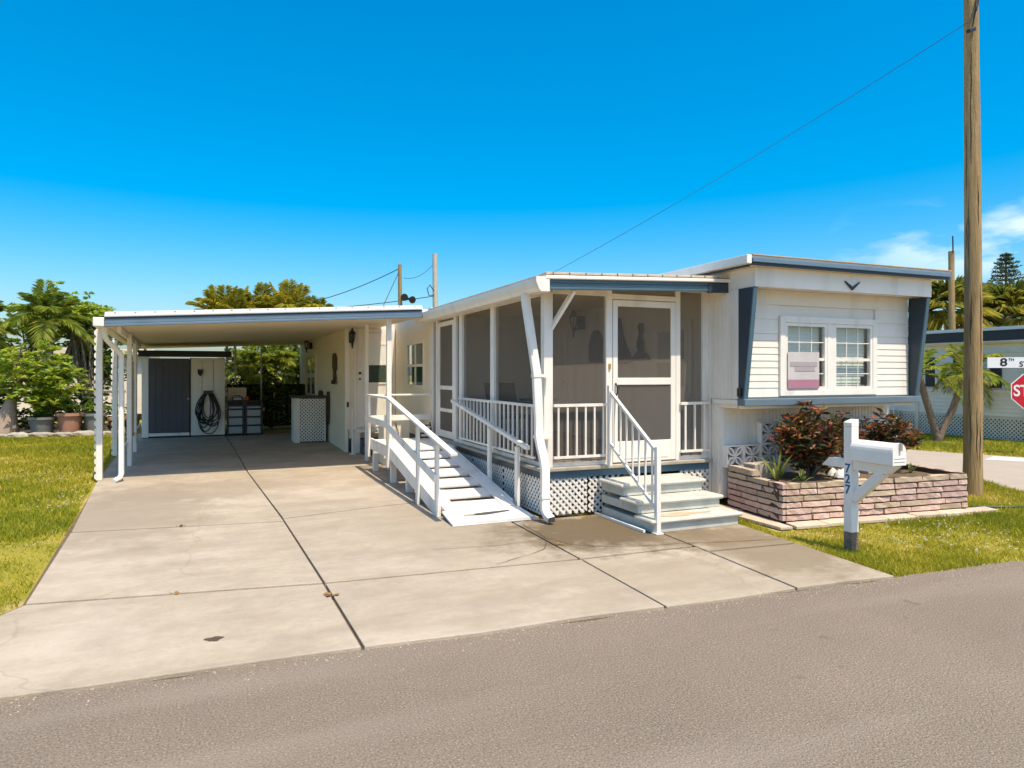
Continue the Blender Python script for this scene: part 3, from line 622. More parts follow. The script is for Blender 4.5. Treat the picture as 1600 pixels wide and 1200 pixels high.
# ------------------------------------------------------------------ addition behind the porch, under the carport
add = thing('house_addition', 'cream walled room of the home behind the ramp, partly under the carport', 'building', (4, 17, 0))
part('side_wall', 'cream_wall', add, (2.50, 15.5, 0.5, 2.56, 25.6, 2.95)); part('side_wall', 'cream_wall', add, (3.60, 12.66, 0.5, 3.66, 13.02, 2.95), (3.60, 14.42, 0.5, 3.66, 15.5, 2.95), (3.60, 13.02, 0.5, 3.66, 14.42, 1.45), (3.60, 13.02, 2.4, 3.66, 14.42, 2.95))
part('front_wall', 'cream_wall', add, (2.56, 15.5, 0.3, 3.60, 15.56, 2.95)); part('porch_wall', 'wall_white', add, (3.66, 12.66, 0.5, 6.04, 12.72, 2.98))
part('roof', 'silver_roof', add, (3.64, 12.7, 2.96, 6.0, 25.6, 3.0), (2.5, 15.5, 2.96, 3.64, 25.6, 3.0))
part('back_wall', 'cream_wall', add, (2.56, 25.54, 0.1, 6.04, 25.6, 2.95))
part('base_wall', 'cream_wall', add, (2.475, 15.46, 0.0, 2.54, 25.6, 0.5), bevel=0.004)
part('corner_trim', 'white', add, (2.47, 15.455, 0.5, 2.57, 15.499, 2.93))
z = 0.5
while z < 2.9:                                            # siding courses of the carport side, seen along their length
    MB().hexa([(2.482, 15.5, z), (2.499, 15.5, z), (2.499, 25.5, z), (2.482, 25.5, z), (2.493, 15.5, z+0.2), (2.499, 15.5, z+0.2), (2.499, 25.5, z+0.2), (2.493, 25.5, z+0.2)]).build('siding_board', 'cream_wall', add); z += 0.2015
part('skirt', 'charcoal', add, (2.57, 15.53, 0.0, 3.6, 15.55, 0.3)); part('skirt', 'charcoal', add, (3.62, 12.7, 0.0, 3.64, 15.5, 0.5))
window(add, xpl(3.612), 13.02, 1.45, 14.42, 2.40, None, None, back='curtain_green', fr=0.06, meet=0.48, vbar=True)
d = part('door', 'white', add, (2.73, 15.455, 0.55, 3.53, 15.49, 2.66), bevel=0.006)
part('door_frame', 'white', add, (2.66, 15.46, 0.5, 2.728, 15.498, 2.74), (3.532, 15.46, 0.5, 3.59, 15.498, 2.74), (2.728, 15.46, 2.665, 3.532, 15.498, 2.74))
w_ = part('window', 'white', d, (2.86, 15.44, 1.50, 2.90, 15.454, 2.42), (3.44, 15.44, 1.50, 3.48, 15.454, 2.42), (2.90, 15.44, 1.50, 3.44, 15.454, 1.54), (2.90, 15.44, 2.38, 3.44, 15.454, 2.42), (2.90, 15.44, 1.93, 3.44, 15.454, 1.98))
for a, b in ((1.54, 1.93), (1.98, 2.38)): part('pane', 'decor_teal' if a < 1.6 else 'blind', d, (2.90, 15.447, a, 3.44, 15.453, b))
for zz in (1.62, 1.75): MB().tube([(2.79, 15.42, zz), (2.79, 15.456, zz)], 0.03 if zz > 1.7 else 0.022, 10).build('lock', 'black_metal', d)
part('threshold', 'white', add, (2.66, 15.25, 0.44, 3.59, 15.454, 0.5)); 
for i in range(2): part('door_step', 'charcoal', add, (2.75, 15.0-0.3*i, 0.0, 3.5, 15.24-0.3*i, 0.3-0.15*i), bevel=0.01)
# side window near the counter
window(add, xpl(2.47), 20.6, 1.0, 23.2, 2.36, None, None, back='inside', fr=0.12, meet=0.5, vbar=True)
for (u, zz) in ((15.44, 0), ): 
    o = MB()
    for (xx, z_) in ((2.50, 1.88), (2.545, 1.86)): o.box(xx, 15.44, z_, xx+0.02, 15.454, z_+0.05)
    o.build('switch_plate', 'soffit', add)
part('meter_box', 'black_metal', add, (2.505, 15.42, 1.0, 2.545, 15.455, 1.11), bevel=0.005)

# ------------------------------------------------------------------ carport
car = thing('carport', 'flat white carport roof on slim posts over the driveway with blue fascia', 'carport', (0.8, 16, 0))
cp = dict(fl=(-1.68, 12.1), fr=(3.42, 12.1), bl=(-2.5, 25.0), br=(2.9, 25.0))
def quad_slab(zs, th, m, nm, sh=0.0, bevel=0):
    (a, b), (c, d2), (e_, f_), (g_, h_) = cp['fl'], cp['fr'], cp['br'], cp['bl']; p = [(a, b), (c, d2), (e_, f_), (g_, h_)]
    return MB().hexa([(x, y+sh, zz) for (x, y), zz in zip(p, zs)]+[(x, y+sh, zz+th) for (x, y), zz in zip(p, zs)]).build(nm, m, car, bevel)
ZS = (2.50, 2.80, 2.76, 2.53)
quad_slab(ZS, 0.05, 'soffit', 'ceiling', 0.02)
quad_slab(tuple(a+0.054 for a in ZS), 0.06, 'silver_roof', 'roof', 0.02)
def strip(y0, y1, z0, z1, m, nm, xa=-1.68, xb=3.3, bevel=0):
    za, zb = 0.0, 0.30*(xb-xa)/5.1
    MB().hexa([(xa,y0,z0+za),(xb,y0,z0+zb),(xb,y1,z0+zb),(xa,y1,z0+za),(xa,y0,z1+za),(xb,y0,z1+zb),(xb,y1,z1+zb),(xa,y1,z1+za)]).build(nm, m, car, bevel)
strip(12.075, 12.115, 2.46, 2.50, 'blue_light', 'fascia', bevel=0.006); strip(12.078, 12.115, 2.502, 2.575, 'blue_light', 'fascia', bevel=0.006)
strip(12.085, 12.115, 2.577, 2.60, 'blue_dark', 'fascia_shadow_gap')
strip(12.05, 12.13, 2.602, 2.645, 'silver_roof', 'roof_edge', bevel=0.01); strip(12.09, 12.16, 2.647, 2.685, 'silver_roof', 'drip_flange', bevel=0.005)
me = MB().box(-0.012, -0.006, -0.008, 0.012, 0.006, 0.008).mesh('rivet'); me.materials.append(MATS['galv'])
for i in range(18):
    t = (i+0.5)/18; inst('rivet', me, car, (-1.68+4.98*t, 12.083, 2.668+0.293*t))
# left gutter follows the roof edge
def gut(off, wdt, z0, z1, nm, m):
    a, b = Vector(cp['fl']), Vector(cp['bl'])
    MB().hexa([(a.x-off-wdt, 12.06, z0), (a.x-off, 12.06, z0), (b.x-off, 25, z0+0.02), (b.x-off-wdt, 25, z0+0.02), (a.x-off-wdt, 12.06, z1), (a.x-off, 12.06, z1), (b.x-off, 25, z1+0.02), (b.x-off-wdt, 25, z1+0.02)]).build(nm, m, car, 0.012)
gut(0.003, 0.15, 2.46, 2.60, 'gutter', 'white_metal')
def cpost(x, y, ztop, w_=0.075):
    part('post', 'white', car, (x-w_/2, y-w_/2, 0.0, x+w_/2, y+w_/2, ztop), bevel=0.008)
def scallop_post(x, y, ztop):
    p = part('post', 'white', car, (x-0.02, y-0.05, 0.0, x+0.07, y+0.05, ztop), bevel=0.008)
    mb = MB(); n = int(ztop/0.12)
    for i in range(n):
        zz = (i+0.5)*ztop/n
        mb.prism([(x-0.021, zz-0.052), (x-0.021, zz+0.052), (x-0.045, zz+0.035), (x-0.052, zz), (x-0.045, zz-0.035)], 'y', y-0.01, y+0.01)
    mb.build('scallop_trim', 'white', p)
scallop_post(-1.90, 12.98, 2.47); scallop_post(-2.15, 16.7, 2.45)
cpost(-1.64, 14.75, 2.5); cpost(-1.82, 17.3, 2.47); cpost(-2.05, 19.6, 2.5); cpost(-2.3, 24.6, 2.52); cpost(0.35, 24.7, 2.62, 0.06)
cpost(2.63, 13.8, 2.72, 0.07); cpost(2.74, 12.3, 2.74, 0.085)
# side beam and corner braces between posts
MB().beam((-1.55, 12.6, 2.45), (-2.05, 20.6, 2.46), 0.05, 0.10).build('side_beam', 'white', car)
MB().beam((-1.66, 14.0, 0.42), (-2.0, 20.3, 0.42), 0.03, 0.045).build('side_rail', 'white', car)
MB().beam((-1.72, 15.6, 0.5), (-1.72, 15.6, 2.0), 0.03, 0.9, up=(0,1,0)).build('side_panel', 'white', car)
# S-bent downspout at the front left
MB().tube([(-1.72, 12.35, 2.46), (-1.72, 12.35, 2.36), (-1.70, 12.40, 2.28), (-1.58, 12.6, 2.12), (-1.53, 12.68, 2.04), (-1.53, 12.70, 1.9), (-1.53, 12.70, 0.12), (-1.55, 12.66, 0.06), (-1.62, 12.55, 0.03)], 0.042, 8).build('downspout', 'white_metal', car, smooth=True)

# ------------------------------------------------------------------ screened porch
porch = thing('screened_porch', 'white framed screened porch with dark mesh between the carport and the mobile home', 'porch', (4.8, 10, 0))
PX, PY, DZ = 3.59, 7.57, 0.60
for i in range(18):                                       # deck boards run along the front
    y0 = 7.46+i*0.289; part('deck_board', 'deck_wood', porch, (3.50, y0, DZ-0.04, 6.04, y0+0.283, DZ), bevel=0.006)
part('deck_beam', 'blue_trim', porch, (3.56, 7.50, 0.47, 6.0, 7.54, DZ-0.042), bevel=0.004)
part('deck_beam', 'blue_dark', porch, (3.545, 7.545, 0.47, 3.585, 12.66, DZ-0.042), bevel=0.004)
for xx in (3.86, 4.8, 5.9):
    for yy in (7.65, 10.2, 12.5): part('deck_pier', 'block', porch, (xx-0.1, yy-0.1, 0, xx+0.1, yy+0.1, 0.47))
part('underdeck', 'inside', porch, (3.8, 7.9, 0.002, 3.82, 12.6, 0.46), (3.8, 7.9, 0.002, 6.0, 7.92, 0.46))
lattice('lattice_panel', porch, ypl(7.53), 3.58, 0.02, 4.16, 0.468, pitch=0.062, sw=0.040); lattice('lattice_panel', porch, ypl(7.53), 4.17, 0.02, 4.62, 0.468, pitch=0.062, sw=0.040)
lattice('lattice_panel', porch, ypl(7.53), 5.54, 0.02, 6.02, 0.468, pitch=0.062, sw=0.040)
for i in range(4): lattice('lattice_panel', porch, xpl(3.566), 7.56+i*1.26, 0.02, 7.56+i*1.26+1.25, 0.468, pitch=0.062, sw=0.040)
def post(x0, y0, x1, y1, z0=DZ, z1=2.74, nm='post', m='white'): return part(nm, m, porch, (x0, y0, z0, x1, y1, z1), bevel=0.006)
post(PX-0.02, PY-0.04, PX+0.10, PY+0.06)                  # front left corner
post(4.44, PY-0.03, 4.53, PY+0.05, z1=2.86); post(5.50, PY-0.03, 5.57, PY+0.05, z1=2.88); post(5.93, PY-0.03, 6.03, PY+0.05, z1=2.9)
for (y0, y1) in ((9.22, 9.36), (10.66, 10.80), (10.98, 11.10), (12.06, 12.16), (12.36, 12.62)): post(PX-0.02, y0, PX+0.06, y1)
part('header', 'white', porch, (PX+0.10, PY-0.025, 2.72, 4.44, PY+0.04, 2.80)); part('header', 'white', porch, (PX-0.015, PY+0.06, 2.70, PX+0.05, 12.6, 2.80))
part('door_header', 'white', porch, (4.53, PY-0.025, 2.69, 5.50, PY+0.04, 2.755)); part('door_header', 'white', porch, (4.53, PY-0.02, 2.83, 5.93, PY+0.04, 2.875))
part('screen_rail', 'white', porch, (PX+0.10, PY-0.02, DZ+0.002, 4.44, PY+0.03, DZ+0.05)); part('screen_rail', 'white', porch, (5.57, PY-0.02, DZ+0.002, 5.93, PY+0.03, DZ+0.05))
part('screen_rail', 'white', porch, (PX-0.01, PY+0.06, DZ+0.002, PX+0.04, 10.98, DZ+0.05))
# mesh screens
def scr(*b): part('screen', 'screen', porch, b)
scr(PX+0.10, PY+0.005, DZ+0.05, 4.44, PY+0.007, 2.72); scr(5.57, PY+0.005, DZ+0.05, 5.93, PY+0.007, 2.83); scr(4.53, PY+0.005, 2.755, 5.50, PY+0.007, 2.83)
for y0, y1 in ((PY+0.06, 9.22), (9.36, 10.66), (10.80, 10.98), (12.16, 12.36)): scr(PX+0.02, y0, DZ+0.05, PX+0.022, y1, 2.70)
# front screen door
sdoor = part('screen_door', 'white', porch, (4.54, PY-0.03, 0.615, 4.61, PY+0.0, 2.68), (5.42, PY-0.03, 0.615, 5.495, PY+0.0, 2.68), (4.61, PY-0.03, 2.60, 5.42, PY+0.0, 2.68), (4.61, PY-0.03, 1.60, 5.42, PY+0.0, 1.69), (4.61, PY-0.03, 0.615, 5.42, PY+0.0, 0.88), bevel=0.005)
part('kick_panel', 'white', sdoor, (4.66, PY-0.036, 0.66, 5.37, PY-0.031, 0.84))
part('door_screen', 'screen', sdoor, (4.61, PY-0.014, 1.69, 5.42, PY-0.012, 2.60)); part('door_screen', 'screen', sdoor, (4.61, PY-0.014, 0.88, 5.42, PY-0.012, 1.60))
MB().tube([(4.575, PY-0.035, 1.62), (4.575, PY-0.075, 1.58), (4.575, PY-0.075, 1.50), (4.565, PY-0.035, 1.44)], 0.012, 6).build('handle', 'black_metal', sdoor)
part('latch', 'brass', sdoor, (4.47, PY-0.05, 1.80, 4.50, PY-0.031, 1.87), bevel=0.004)
# side screen door onto the ramp
sd2 = part('screen_door', 'white', porch, (PX-0.005, 11.11, DZ+0.02, PX+0.025, 11.21, 2.66), (PX-0.005, 11.95, DZ+0.02, PX+0.025, 12.05, 2.66), (PX-0.005, 11.21, 2.58, PX+0.025, 11.95, 2.66), (PX-0.005, 11.21, 1.46, PX+0.025, 11.95, 1.53), (PX-0.005, 11.21, 1.07, PX+0.025, 11.95, 1.13), (PX-0.005, 11.21, DZ+0.02, PX+0.025, 11.95, 0.74), bevel=0.004)
for a, b in ((0.74, 1.07), (1.13, 1.46), (1.53, 2.58)): part('door_screen', 'screen', sd2, (PX+0.008, 11.21, a, PX+0.010, 11.95, b))
# railings: two rails with balusters
def railing(p0, p1, z0, z1, n, nm='railing'):
    r_ = MB().beam((p0[0], p0[1], z1), (p1[0], p1[1], z1), 0.035, 0.035).build('rail', 'white', porch); MB().beam((p0[0], p0[1], z0), (p1[0], p1[1], z0), 0.03, 0.03).build('rail', 'white', porch)
    a, b = Vector(p0), Vector(p1)
    for i in range(n):
        q = a.lerp(b, (i+0.5)/n); part('baluster', 'white', porch, (q.x-0.011, q.y-0.011, z0, q.x+0.011, q.y+0.011, z1-0.016))
railing((PX+0.10, PY-0.06), (4.44, PY-0.06), 0.72, 1.355, 6); railing((5.55, PY-0.06), (6.0, PY-0.06), 0.72, 1.35, 3)
railing((PX-0.045, 7.75), (PX-0.045, 9.3), 0.70, 1.345, 10); railing((PX-0.045, 9.3), (PX-0.045, 10.7), 0.70, 1.34, 9)
# roof
def pz_(x): return 0.035*(x-3.41)                         # rises towards the home
def rs(x0, y0, z0, x1, y1, z1, m, nm, bevel=0):
    a, b = pz_(x0), pz_(x1)
    return MB().hexa([(x0,y0,z0+a),(x1,y0,z0+b),(x1,y1,z0+b),(x0,y1,z0+a),(x0,y0,z1+a),(x1,y0,z1+b),(x1,y1,z1+b),(x0,y1,z1+a)]).build(nm, m, porch, bevel)
rs(3.47, 7.20, 2.80, 6.03, 12.75, 2.83, 'soffit', 'ceiling'); rs(3.42, 7.17, 2.832, 6.03, 12.8, 2.885, 'silver_roof', 'roof')
rs(3.45, 7.165, 2.715, 5.72, 7.195, 2.745, 'blue_trim', 'fascia', 0.006); rs(3.45, 7.168, 2.747, 5.72, 7.195, 2.79, 'blue_trim', 'fascia', 0.006); rs(3.45, 7.165, 2.792, 5.72, 7.195, 2.83, 'blue_trim', 'fascia', 0.006)
rs(5.722, 7.16, 2.70, 6.06, 7.2, 2.825, 'blue_dark', 'fascia_end', 0.006)
rs(3.41, 7.13, 2.833, 6.05, 7.168, 2.875, 'white_metal', 'drip_edge', 0.008); rs(3.42, 7.15, 2.888, 6.03, 7.3, 2.915, 'paver', 'roof_lip', 0.004)
rs(3.44, 7.31, 2.888, 3.56, 12.7, 2.915, 'paver', 'roof_lip', 0.004)
for i in range(12):
    x = 3.5+i*0.215; o = rs(x, 7.146, 2.886, x+0.012, 7.152, 2.912, 'mortar', 'roof_seam')
# side gutter with its end piece
MB().prism([(3.41, 2.845), (3.30, 2.845), (3.30, 2.80), (3.325, 2.74), (3.36, 2.70), (3.46, 2.70), (3.46, 2.73), (3.41, 2.74)], 'y', 7.16, 12.75).build('gutter', 'white_metal', porch)
MB().prism([(3.285, 2.86), (3.285, 2.80), (3.32, 2.72), (3.345, 2.69), (3.455, 2.69), (3.455, 2.86)], 'y', 7.135, 7.158).build('gutter_end', 'white_metal', porch)
part('gutter_board', 'white', porch, (3.465, 7.20, 2.70, 3.50, 12.7, 2.80))
# knee brace at the front corner, curved hanger
MB().beam((3.68, 7.56, 2.30), (3.84, 7.26, 2.74), 0.035, 0.09, up=(0,1,0)).build('knee_brace', 'white', porch)
# downspout: slants in from the gutter, runs down the corner, kicks out at the deck
dsp = [(3.365, 7.62, 2.70), (3.37, 7.61, 2.58), (3.44, 7.47, 1.75), (3.465, 7.46, 1.2), (3.468, 7.46, 0.98), (3.468, 7.40, 0.86), (3.468, 7.32, 0.72), (3.468, 7.29, 0.62), (3.468, 7.29, 0.16), (3.475, 7.24, 0.09), (3.49, 7.17, 0.055)]
mb = MB()
ring = []
for i, p in enumerate(dsp):
    p = Vector(p); d = (Vector(dsp[min(i+1, len(dsp)-1)])-Vector(dsp[max(i-1, 0)])).normalized(); sx_ = Vector((1, 0, 0)) - d*d.x; sx_.normalize(); sy_ = d.cross(sx_)
    ring.append([tuple(p+sx_*a*0.050+sy_*b*0.036) for a, b in ((-1,-0.8),(-0.8,-1),(0.8,-1),(1,-0.8),(1,0.8),(0.8,1),(-0.8,1),(-1,0.8))])
mb.tube_rings(ring).build('downspout', 'white_metal', porch, smooth=True)
part('downspout_mouth', 'inside', porch, (3.455, 7.145, 0.03, 3.525, 7.168, 0.085))
for zz, xx, yy in ((1.72, 3.442, 7.468), (0.99, 3.468, 7.46), (0.3, 3.468, 7.29)): part('downspout_strap', 'white', porch, (xx-0.056, yy-0.042, zz-0.018, xx+0.056 if zz < 0.5 else xx+0.16, yy+0.042, zz+0.018))

# ------------------------------------------------------------------ wheelchair ramp
ramp = thing('wheelchair_ramp', 'white wooden ramp with handrails rising from the driveway to the porch side door', 'ramp', (2.9, 9.5, 0))
RX0, RX1, RB, RT, LT, LZ = 2.42, 3.42, 7.62, 10.8, 12.42, 0.555
def rz(y): return 0.02+(LZ-0.02)*min(max((y-RB)/(RT-RB), 0), 1)
y = RB+0.36; k = 0                                        # cross planks with open gaps
while y < RT-0.05:
    y1 = y+0.30; MB().hexa([(RX0+0.04,y,rz(y)-0.03),(RX1-0.04,y,rz(y)-0.03),(RX1-0.04,y1,rz(y1)-0.03),(RX0+0.04,y1,rz(y1)-0.03),(RX0+0.04,y,rz(y)),(RX1-0.04,y,rz(y)),(RX1-0.04,y1,rz(y1)),(RX0+0.04,y1,rz(y1))]).build('plank', 'white', ramp, 0.004)
    y = y1+0.155
y = RT
while y < LT-0.02:
    part('plank', 'white', ramp, (RX0+0.04, y, LZ-0.03, RX1+0.12, min(y+0.25, LT), LZ), bevel=0.004); y += 0.275
def sloped(x0, x1, za, zb, nm, m='white', y0=RB, y1=RT):
    MB().hexa([(x0,y0,rz(y0)+za),(x1,y0,rz(y0)+za),(x1,y1,rz(y1)+za),(x0,y1,rz(y1)+za),(x0,y0,rz(y0)+zb),(x1,y0,rz(y0)+zb),(x1,y1,rz(y1)+zb),(x0,y1,rz(y1)+zb)]).build(nm, m, ramp, 0.004)
sloped(RX0, RX0+0.038, -0.16, 0.03, 'stringer', y0=RB+0.5); sloped(RX1-0.038, RX1, -0.16, 0.03, 'stringer', y0=RB+0.5)
sloped(RX0+0.04, RX0+0.20, 0.003, 0.02, 'edge_board', y0=RB+0.36); sloped(RX1-0.20, RX1-0.04, 0.003, 0.02, 'edge_board', y0=RB+0.36)
part('landing_beam', 'white', ramp, (RX0, RT, LZ-0.16, RX0+0.038, LT, LZ+0.03), bevel=0.004); part('landing_beam', 'white', ramp, (RX0+0.038, LT-0.038, LZ-0.16, RX1+0.12, LT, LZ-0.032), bevel=0.004)
# metal toe plate with a worn gap
MB().hexa([(RX0-0.02,RB-0.10,0.004),(RX1+0.03,RB-0.10,0.004),(RX1,RB+0.36,rz(RB+0.36)-0.02),(RX0,RB+0.36,rz(RB+0.36)-0.02),(RX0-0.02,RB-0.10,0.030),(RX1+0.03,RB-0.10,0.030),(RX1,RB+0.36,rz(RB+0.36)+0.004),(RX0,RB+0.36,rz(RB+0.36)+0.004)]).build('toe_plate', 'white_metal', ramp, 0.004)
MB().hexa([(RX0-0.02,RB-0.135,0.003),(RX1+0.03,RB-0.135,0.003),(RX1+0.03,RB-0.103,0.003),(RX0-0.02,RB-0.103,0.003),(RX0-0.02,RB-0.13,0.012),(RX1+0.03,RB-0.13,0.012),(RX1+0.03,RB-0.103,0.032),(RX0-0.02,RB-0.103,0.032)]).build('toe_strip', 'galv', ramp)
wy = RB+0.15; wz = 0.03+(rz(RB+0.36)+0.004-0.03)*0.25/0.46+0.0035
wear = MB(); wear.v = [(2.72,wy-0.035,wz-0.002),(2.80,wy-0.05,wz-0.003),(2.93,wy-0.045,wz-0.002),(3.22,wy+0.02,wz+0.004),(3.24,wy+0.06,wz+0.008),(2.9,wy+0.04,wz+0.006),(2.74,wy+0.02,wz+0.003)]; wear.f = [(0,1,2,3,4,5,6)]
wear.build('worn_patch', 'charcoal', ramp)
part('worn_wood', 'deck_wood', ramp, (2.63, wy-0.05, wz-0.012, 2.75, wy+0.02, wz+0.002))
# posts, legs and rails
for y in (12.37, RT+0.02, 9.0, 8.1): part('post', 'white', ramp, (RX0-0.045, y-0.045, max(rz(y)-0.3, 0) if y > 9.5 else 0.0, RX0-0.003, y+0.045, rz(y)+0.78), bevel=0.005)
for y in (9.05, 8.06): part('post', 'white', ramp, (RX1+0.003, y-0.045, 0, RX1+0.045, y+0.045, rz(y)+0.72), bevel=0.005)
for (x, y) in ((RX0+0.08, 12.30), (RX0+0.08, 10.9), (RX0+0.10, 9.95), (3.3, 12.30), (3.3, 10.9), (RX0+0.08, 9.3)):
    q = part('leg', 'white', ramp, (x-0.045, y-0.045, 0.0, x+0.045, y+0.045, rz(y)-0.035), bevel=0.005)
def rail2(x, pts, w_=0.085, h_=0.035, nm='handrail'):
    for a, b in zip(pts, pts[1:]): MB().beam((x, a[0], a[1]), (x, b[0], b[1]), w_, h_).build(nm, 'white', ramp, 0.006)
rail2(RX0-0.01, [(LT+0.03, LZ+0.80), (RT, LZ+0.80), (RB-0.16, rz(RB)+0.80)])
rail2(RX0-0.062, [(LT+0.05, LZ+0.38), (RT, LZ+0.38), (8.05, rz(8.05)+0.38)], 0.03, 0.10, 'mid_rail')
rail2(RX1+0.02, [(10.75, 1.30), (7.72, 0.83)], 0.06, 0.05)
MB().beam((RX0-0.05, LT-0.02, LZ+0.80), (3.56, LT-0.02, LZ+0.80), 0.07, 0.03).build('handrail', 'white', ramp, 0.005); MB().beam((RX0-0.05, LT-0.0, LZ+0.38), (3.56, LT-0.0, LZ+0.38), 0.03, 0.10).build('mid_rail', 'white', ramp, 0.005)

# ------------------------------------------------------------------ front steps and handrail
st = thing('front_steps', 'pale grey three tread porch steps with rust stain on the lowest tread', 'steps', (4.85, 6.7, 0))
SX0, SX1 = 4.30, 5.50
for i, (y0, zt) in enumerate(((6.29, 0.15), (6.60, 0.30), (6.91, 0.45))):
    xr = SX1-0.012*i
    part('riser', 'step_paint', st, (SX0+0.02, y0+0.04, 0.0 if i == 0 else zt-0.145, xr-0.02, 7.44 if i == 0 else 7.45-i*0.002, zt-0.05), bevel=0.006)
    part('tread', 'step_paint', st, (SX0-0.03, y0, zt-0.048, xr+0.02, y0+0.37 if i < 2 else 7.45, zt), bevel=0.022)
rs_ = MB(); rs_.v = [(4.75+0.36*math.cos(t)*(1+0.35*math.sin(3*t+1)), 6.47+0.075*math.sin(t)*(1+0.3*math.cos(4*t)), 0.1535) for t in np.linspace(0, 2*math.pi, 24)[:-1]]; rs_.f = [tuple(range(23))]
rs_.build('rust_stain', 'rust', st)
hr = thing('stair_handrail', 'white metal handrail with thin balusters beside the front steps', 'handrail', (4.33, 6.33, 0))
part('newel_post', 'white_metal', hr, (4.33, 6.28, 0.0, 4.385, 6.335, 0.95), bevel=0.004); part('base_plate', 'white_metal', hr, (4.31, 6.26, 0.0, 4.405, 6.355, 0.012))
part('newel_post', 'white_metal', hr, (4.385, 7.38, DZ, 4.435, 7.43, 1.60), bevel=0.004)
MB().beam((4.357, 6.33, 0.90), (4.41, 7.39, 1.52), 0.035, 0.035).build('rail', 'white_metal', hr); MB().beam((4.357, 6.33, 0.26), (4.41, 7.39, 0.88), 0.03, 0.03).build('rail', 'white_metal', hr)
for i in range(7):
    t = (i+0.6)/7.4; y = 6.33+1.06*t; x = 4.357+0.053*t; zz = 0.26+0.62*t; part('baluster', 'white_metal', hr, (x-0.009, y-0.009, zz, x+0.009, y+0.009, zz+0.635))
part('side_strip', 'white_metal', hr, (4.235, 6.40, 0.002, 4.262, 7.48, 0.03))

# ------------------------------------------------------------------ planter of long stones
pl_ = thing('stone_planter', 'low planter wall of long pinkish stones in front of the mobile home', 'planter', (7.4, 6.6, 0))
P0, P1 = Vector((6.0, 6.17)), Vector((8.78, 5.92)); Q1 = Vector((6.13, 7.22)); Z1 = Vector((8.95, 7.2))
def stone_mesh(seed):
    r = random.Random(seed); mb = MB(); nx = 4
    ring = []
    for i in range(nx+1):
        u = -0.5+i/nx; j = lambda s: r.uniform(-s, s)
        e_ = 0.96 if i in (0, nx) else 1.0
        ring.append([(u+(j(0.012) if 0 < i < nx else 0), -0.5*e_+j(0.07), -0.5*e_+j(0.035)), (u, 0.5, -0.5*e_+j(0.03)), (u, 0.5, 0.5*e_+j(0.03)), (u+j(0.01), -0.5*e_+j(0.07), 0.5*e_+j(0.035))])
    mb.tube_rings(ring); me = mb.mesh('stone'); return me
SM = []
for i in range(10):
    for m_ in ('stone', 'stone_tan'):
        me = stone_mesh(i); me.materials.append(MATS[m_]); SM.append(me)
def stone_wall(a, b, courses, hgt, tan_top=True, seed=1, z0=0.03):
    r = random.Random(seed); L_ = (b-a).length; d = (b-a)/L_; ang = math.atan2(d.y, d.x)
    for c in range(courses):
        s = -r.uniform(0.0, 0.25)
        while s < L_-0.03:
            ln = r.choice((0.24, 0.34, 0.42, 0.46, 0.46)) * r.uniform(0.92, 1.06); e0, e1 = max(s, 0.0), min(s+ln, L_)
            if L_-e1 < 0.09: e1 = L_
            if e1-e0 > 0.05:
                m_ = a+d*((e0+e1)/2); tan = r.random() < (0.8 if c == courses-1 and tan_top else 0.2)
                inst('stone', SM[r.randrange(10)*2+(1 if tan else 0)], pl_, (m_.x, m_.y, z0+hgt*(c+0.5)), (0, r.uniform(-0.006, 0.006), ang), (e1-e0-0.016, 0.10+r.uniform(-0.010, 0.014), hgt-0.018))
            s = e1 if e1 == L_ else s+ln
stone_wall(P0, P1, 6, 0.0735, seed=3); stone_wall(Q1, P0+Vector((0.004, -0.045)), 6, 0.0735, seed=5)
stone_wall(P1+Vector((0.02, 0.05)), Z1, 6, 0.0735, seed=8)
stone_wall(Q1, Q1.lerp(P0, 0.52), 1, 0.085, seed=9, z0=0.472)
stone_wall(Vector((6.55, 7.2)), Q1, 7, 0.0735, seed=12)
def core(a, b, off, t, z1):
    d = (b-a).normalized(); n = Vector((-d.y, d.x)); p = [a+n*off, b+n*off, b+n*(off+t), a+n*(off+t)]
    MB().prism([tuple(q) for q in p], 'z', 0.0, z1).build('mortar_core', 'mortar', pl_)
core(P0+Vector((0.03, 0)), P1-Vector((0.02, 0)), -0.035, 0.10, 0.462); core(Q1-Vector((0, 0.02)), P0+Vector((0, 0.03)), -0.035, 0.10, 0.462); core(P1, Z1, -0.035, 0.09, 0.462)
MB().prism([(6.08, 6.24), (8.74, 6.0), (8.86, 7.22), (6.18, 7.22)], 'z', 0.0, 0.40).build('planter_soil', 'soil', pl_)
part('footing_paver', 'paver', pl_, (5.72, 6.9, -0.02, 6.06, 7.35, 0.02), bevel=0.01)
for i in range(7):                                        # footing pavers along the front and the left side
    t0, t1 = i/7, (i+1)/7; a = P0+(P1+Vector((0.35, 0.0))-P0)*t0; b = P0+(P1+Vector((0.35, 0))-P0)*t1
    MB().prism([(a.x+0.006-0.04, a.y-0.24+RNG.normal()*0.01), (b.x-0.006-0.04, b.y-0.24+RNG.normal()*0.01), (b.x-0.006, b.y-0.03), (a.x+0.006, a.y-0.03)], 'z', -0.02, 0.018+RNG.random()*0.008).build('footing_paver', 'paver', pl_, 0.008)
MB().prism([(5.78, 5.98), (5.93, 5.95), (6.02, 6.88), (5.76, 6.88)], 'z', -0.02, 0.016).build('footing_paver', 'paver', pl_, 0.008)
def conc_block(x, y, z, lx, ly, lz, rot, lab):
    o = MB().box(-lx/2, -ly/2, 0, lx/2, ly/2, lz).build('concrete_block', 'block', bevel=0.008, org=(0, 0, 0)); o.location = (x, y, z); o.rotation_euler = (0, 0, rot); tag(o, lab, 'block', 'loose blocks in the planter')
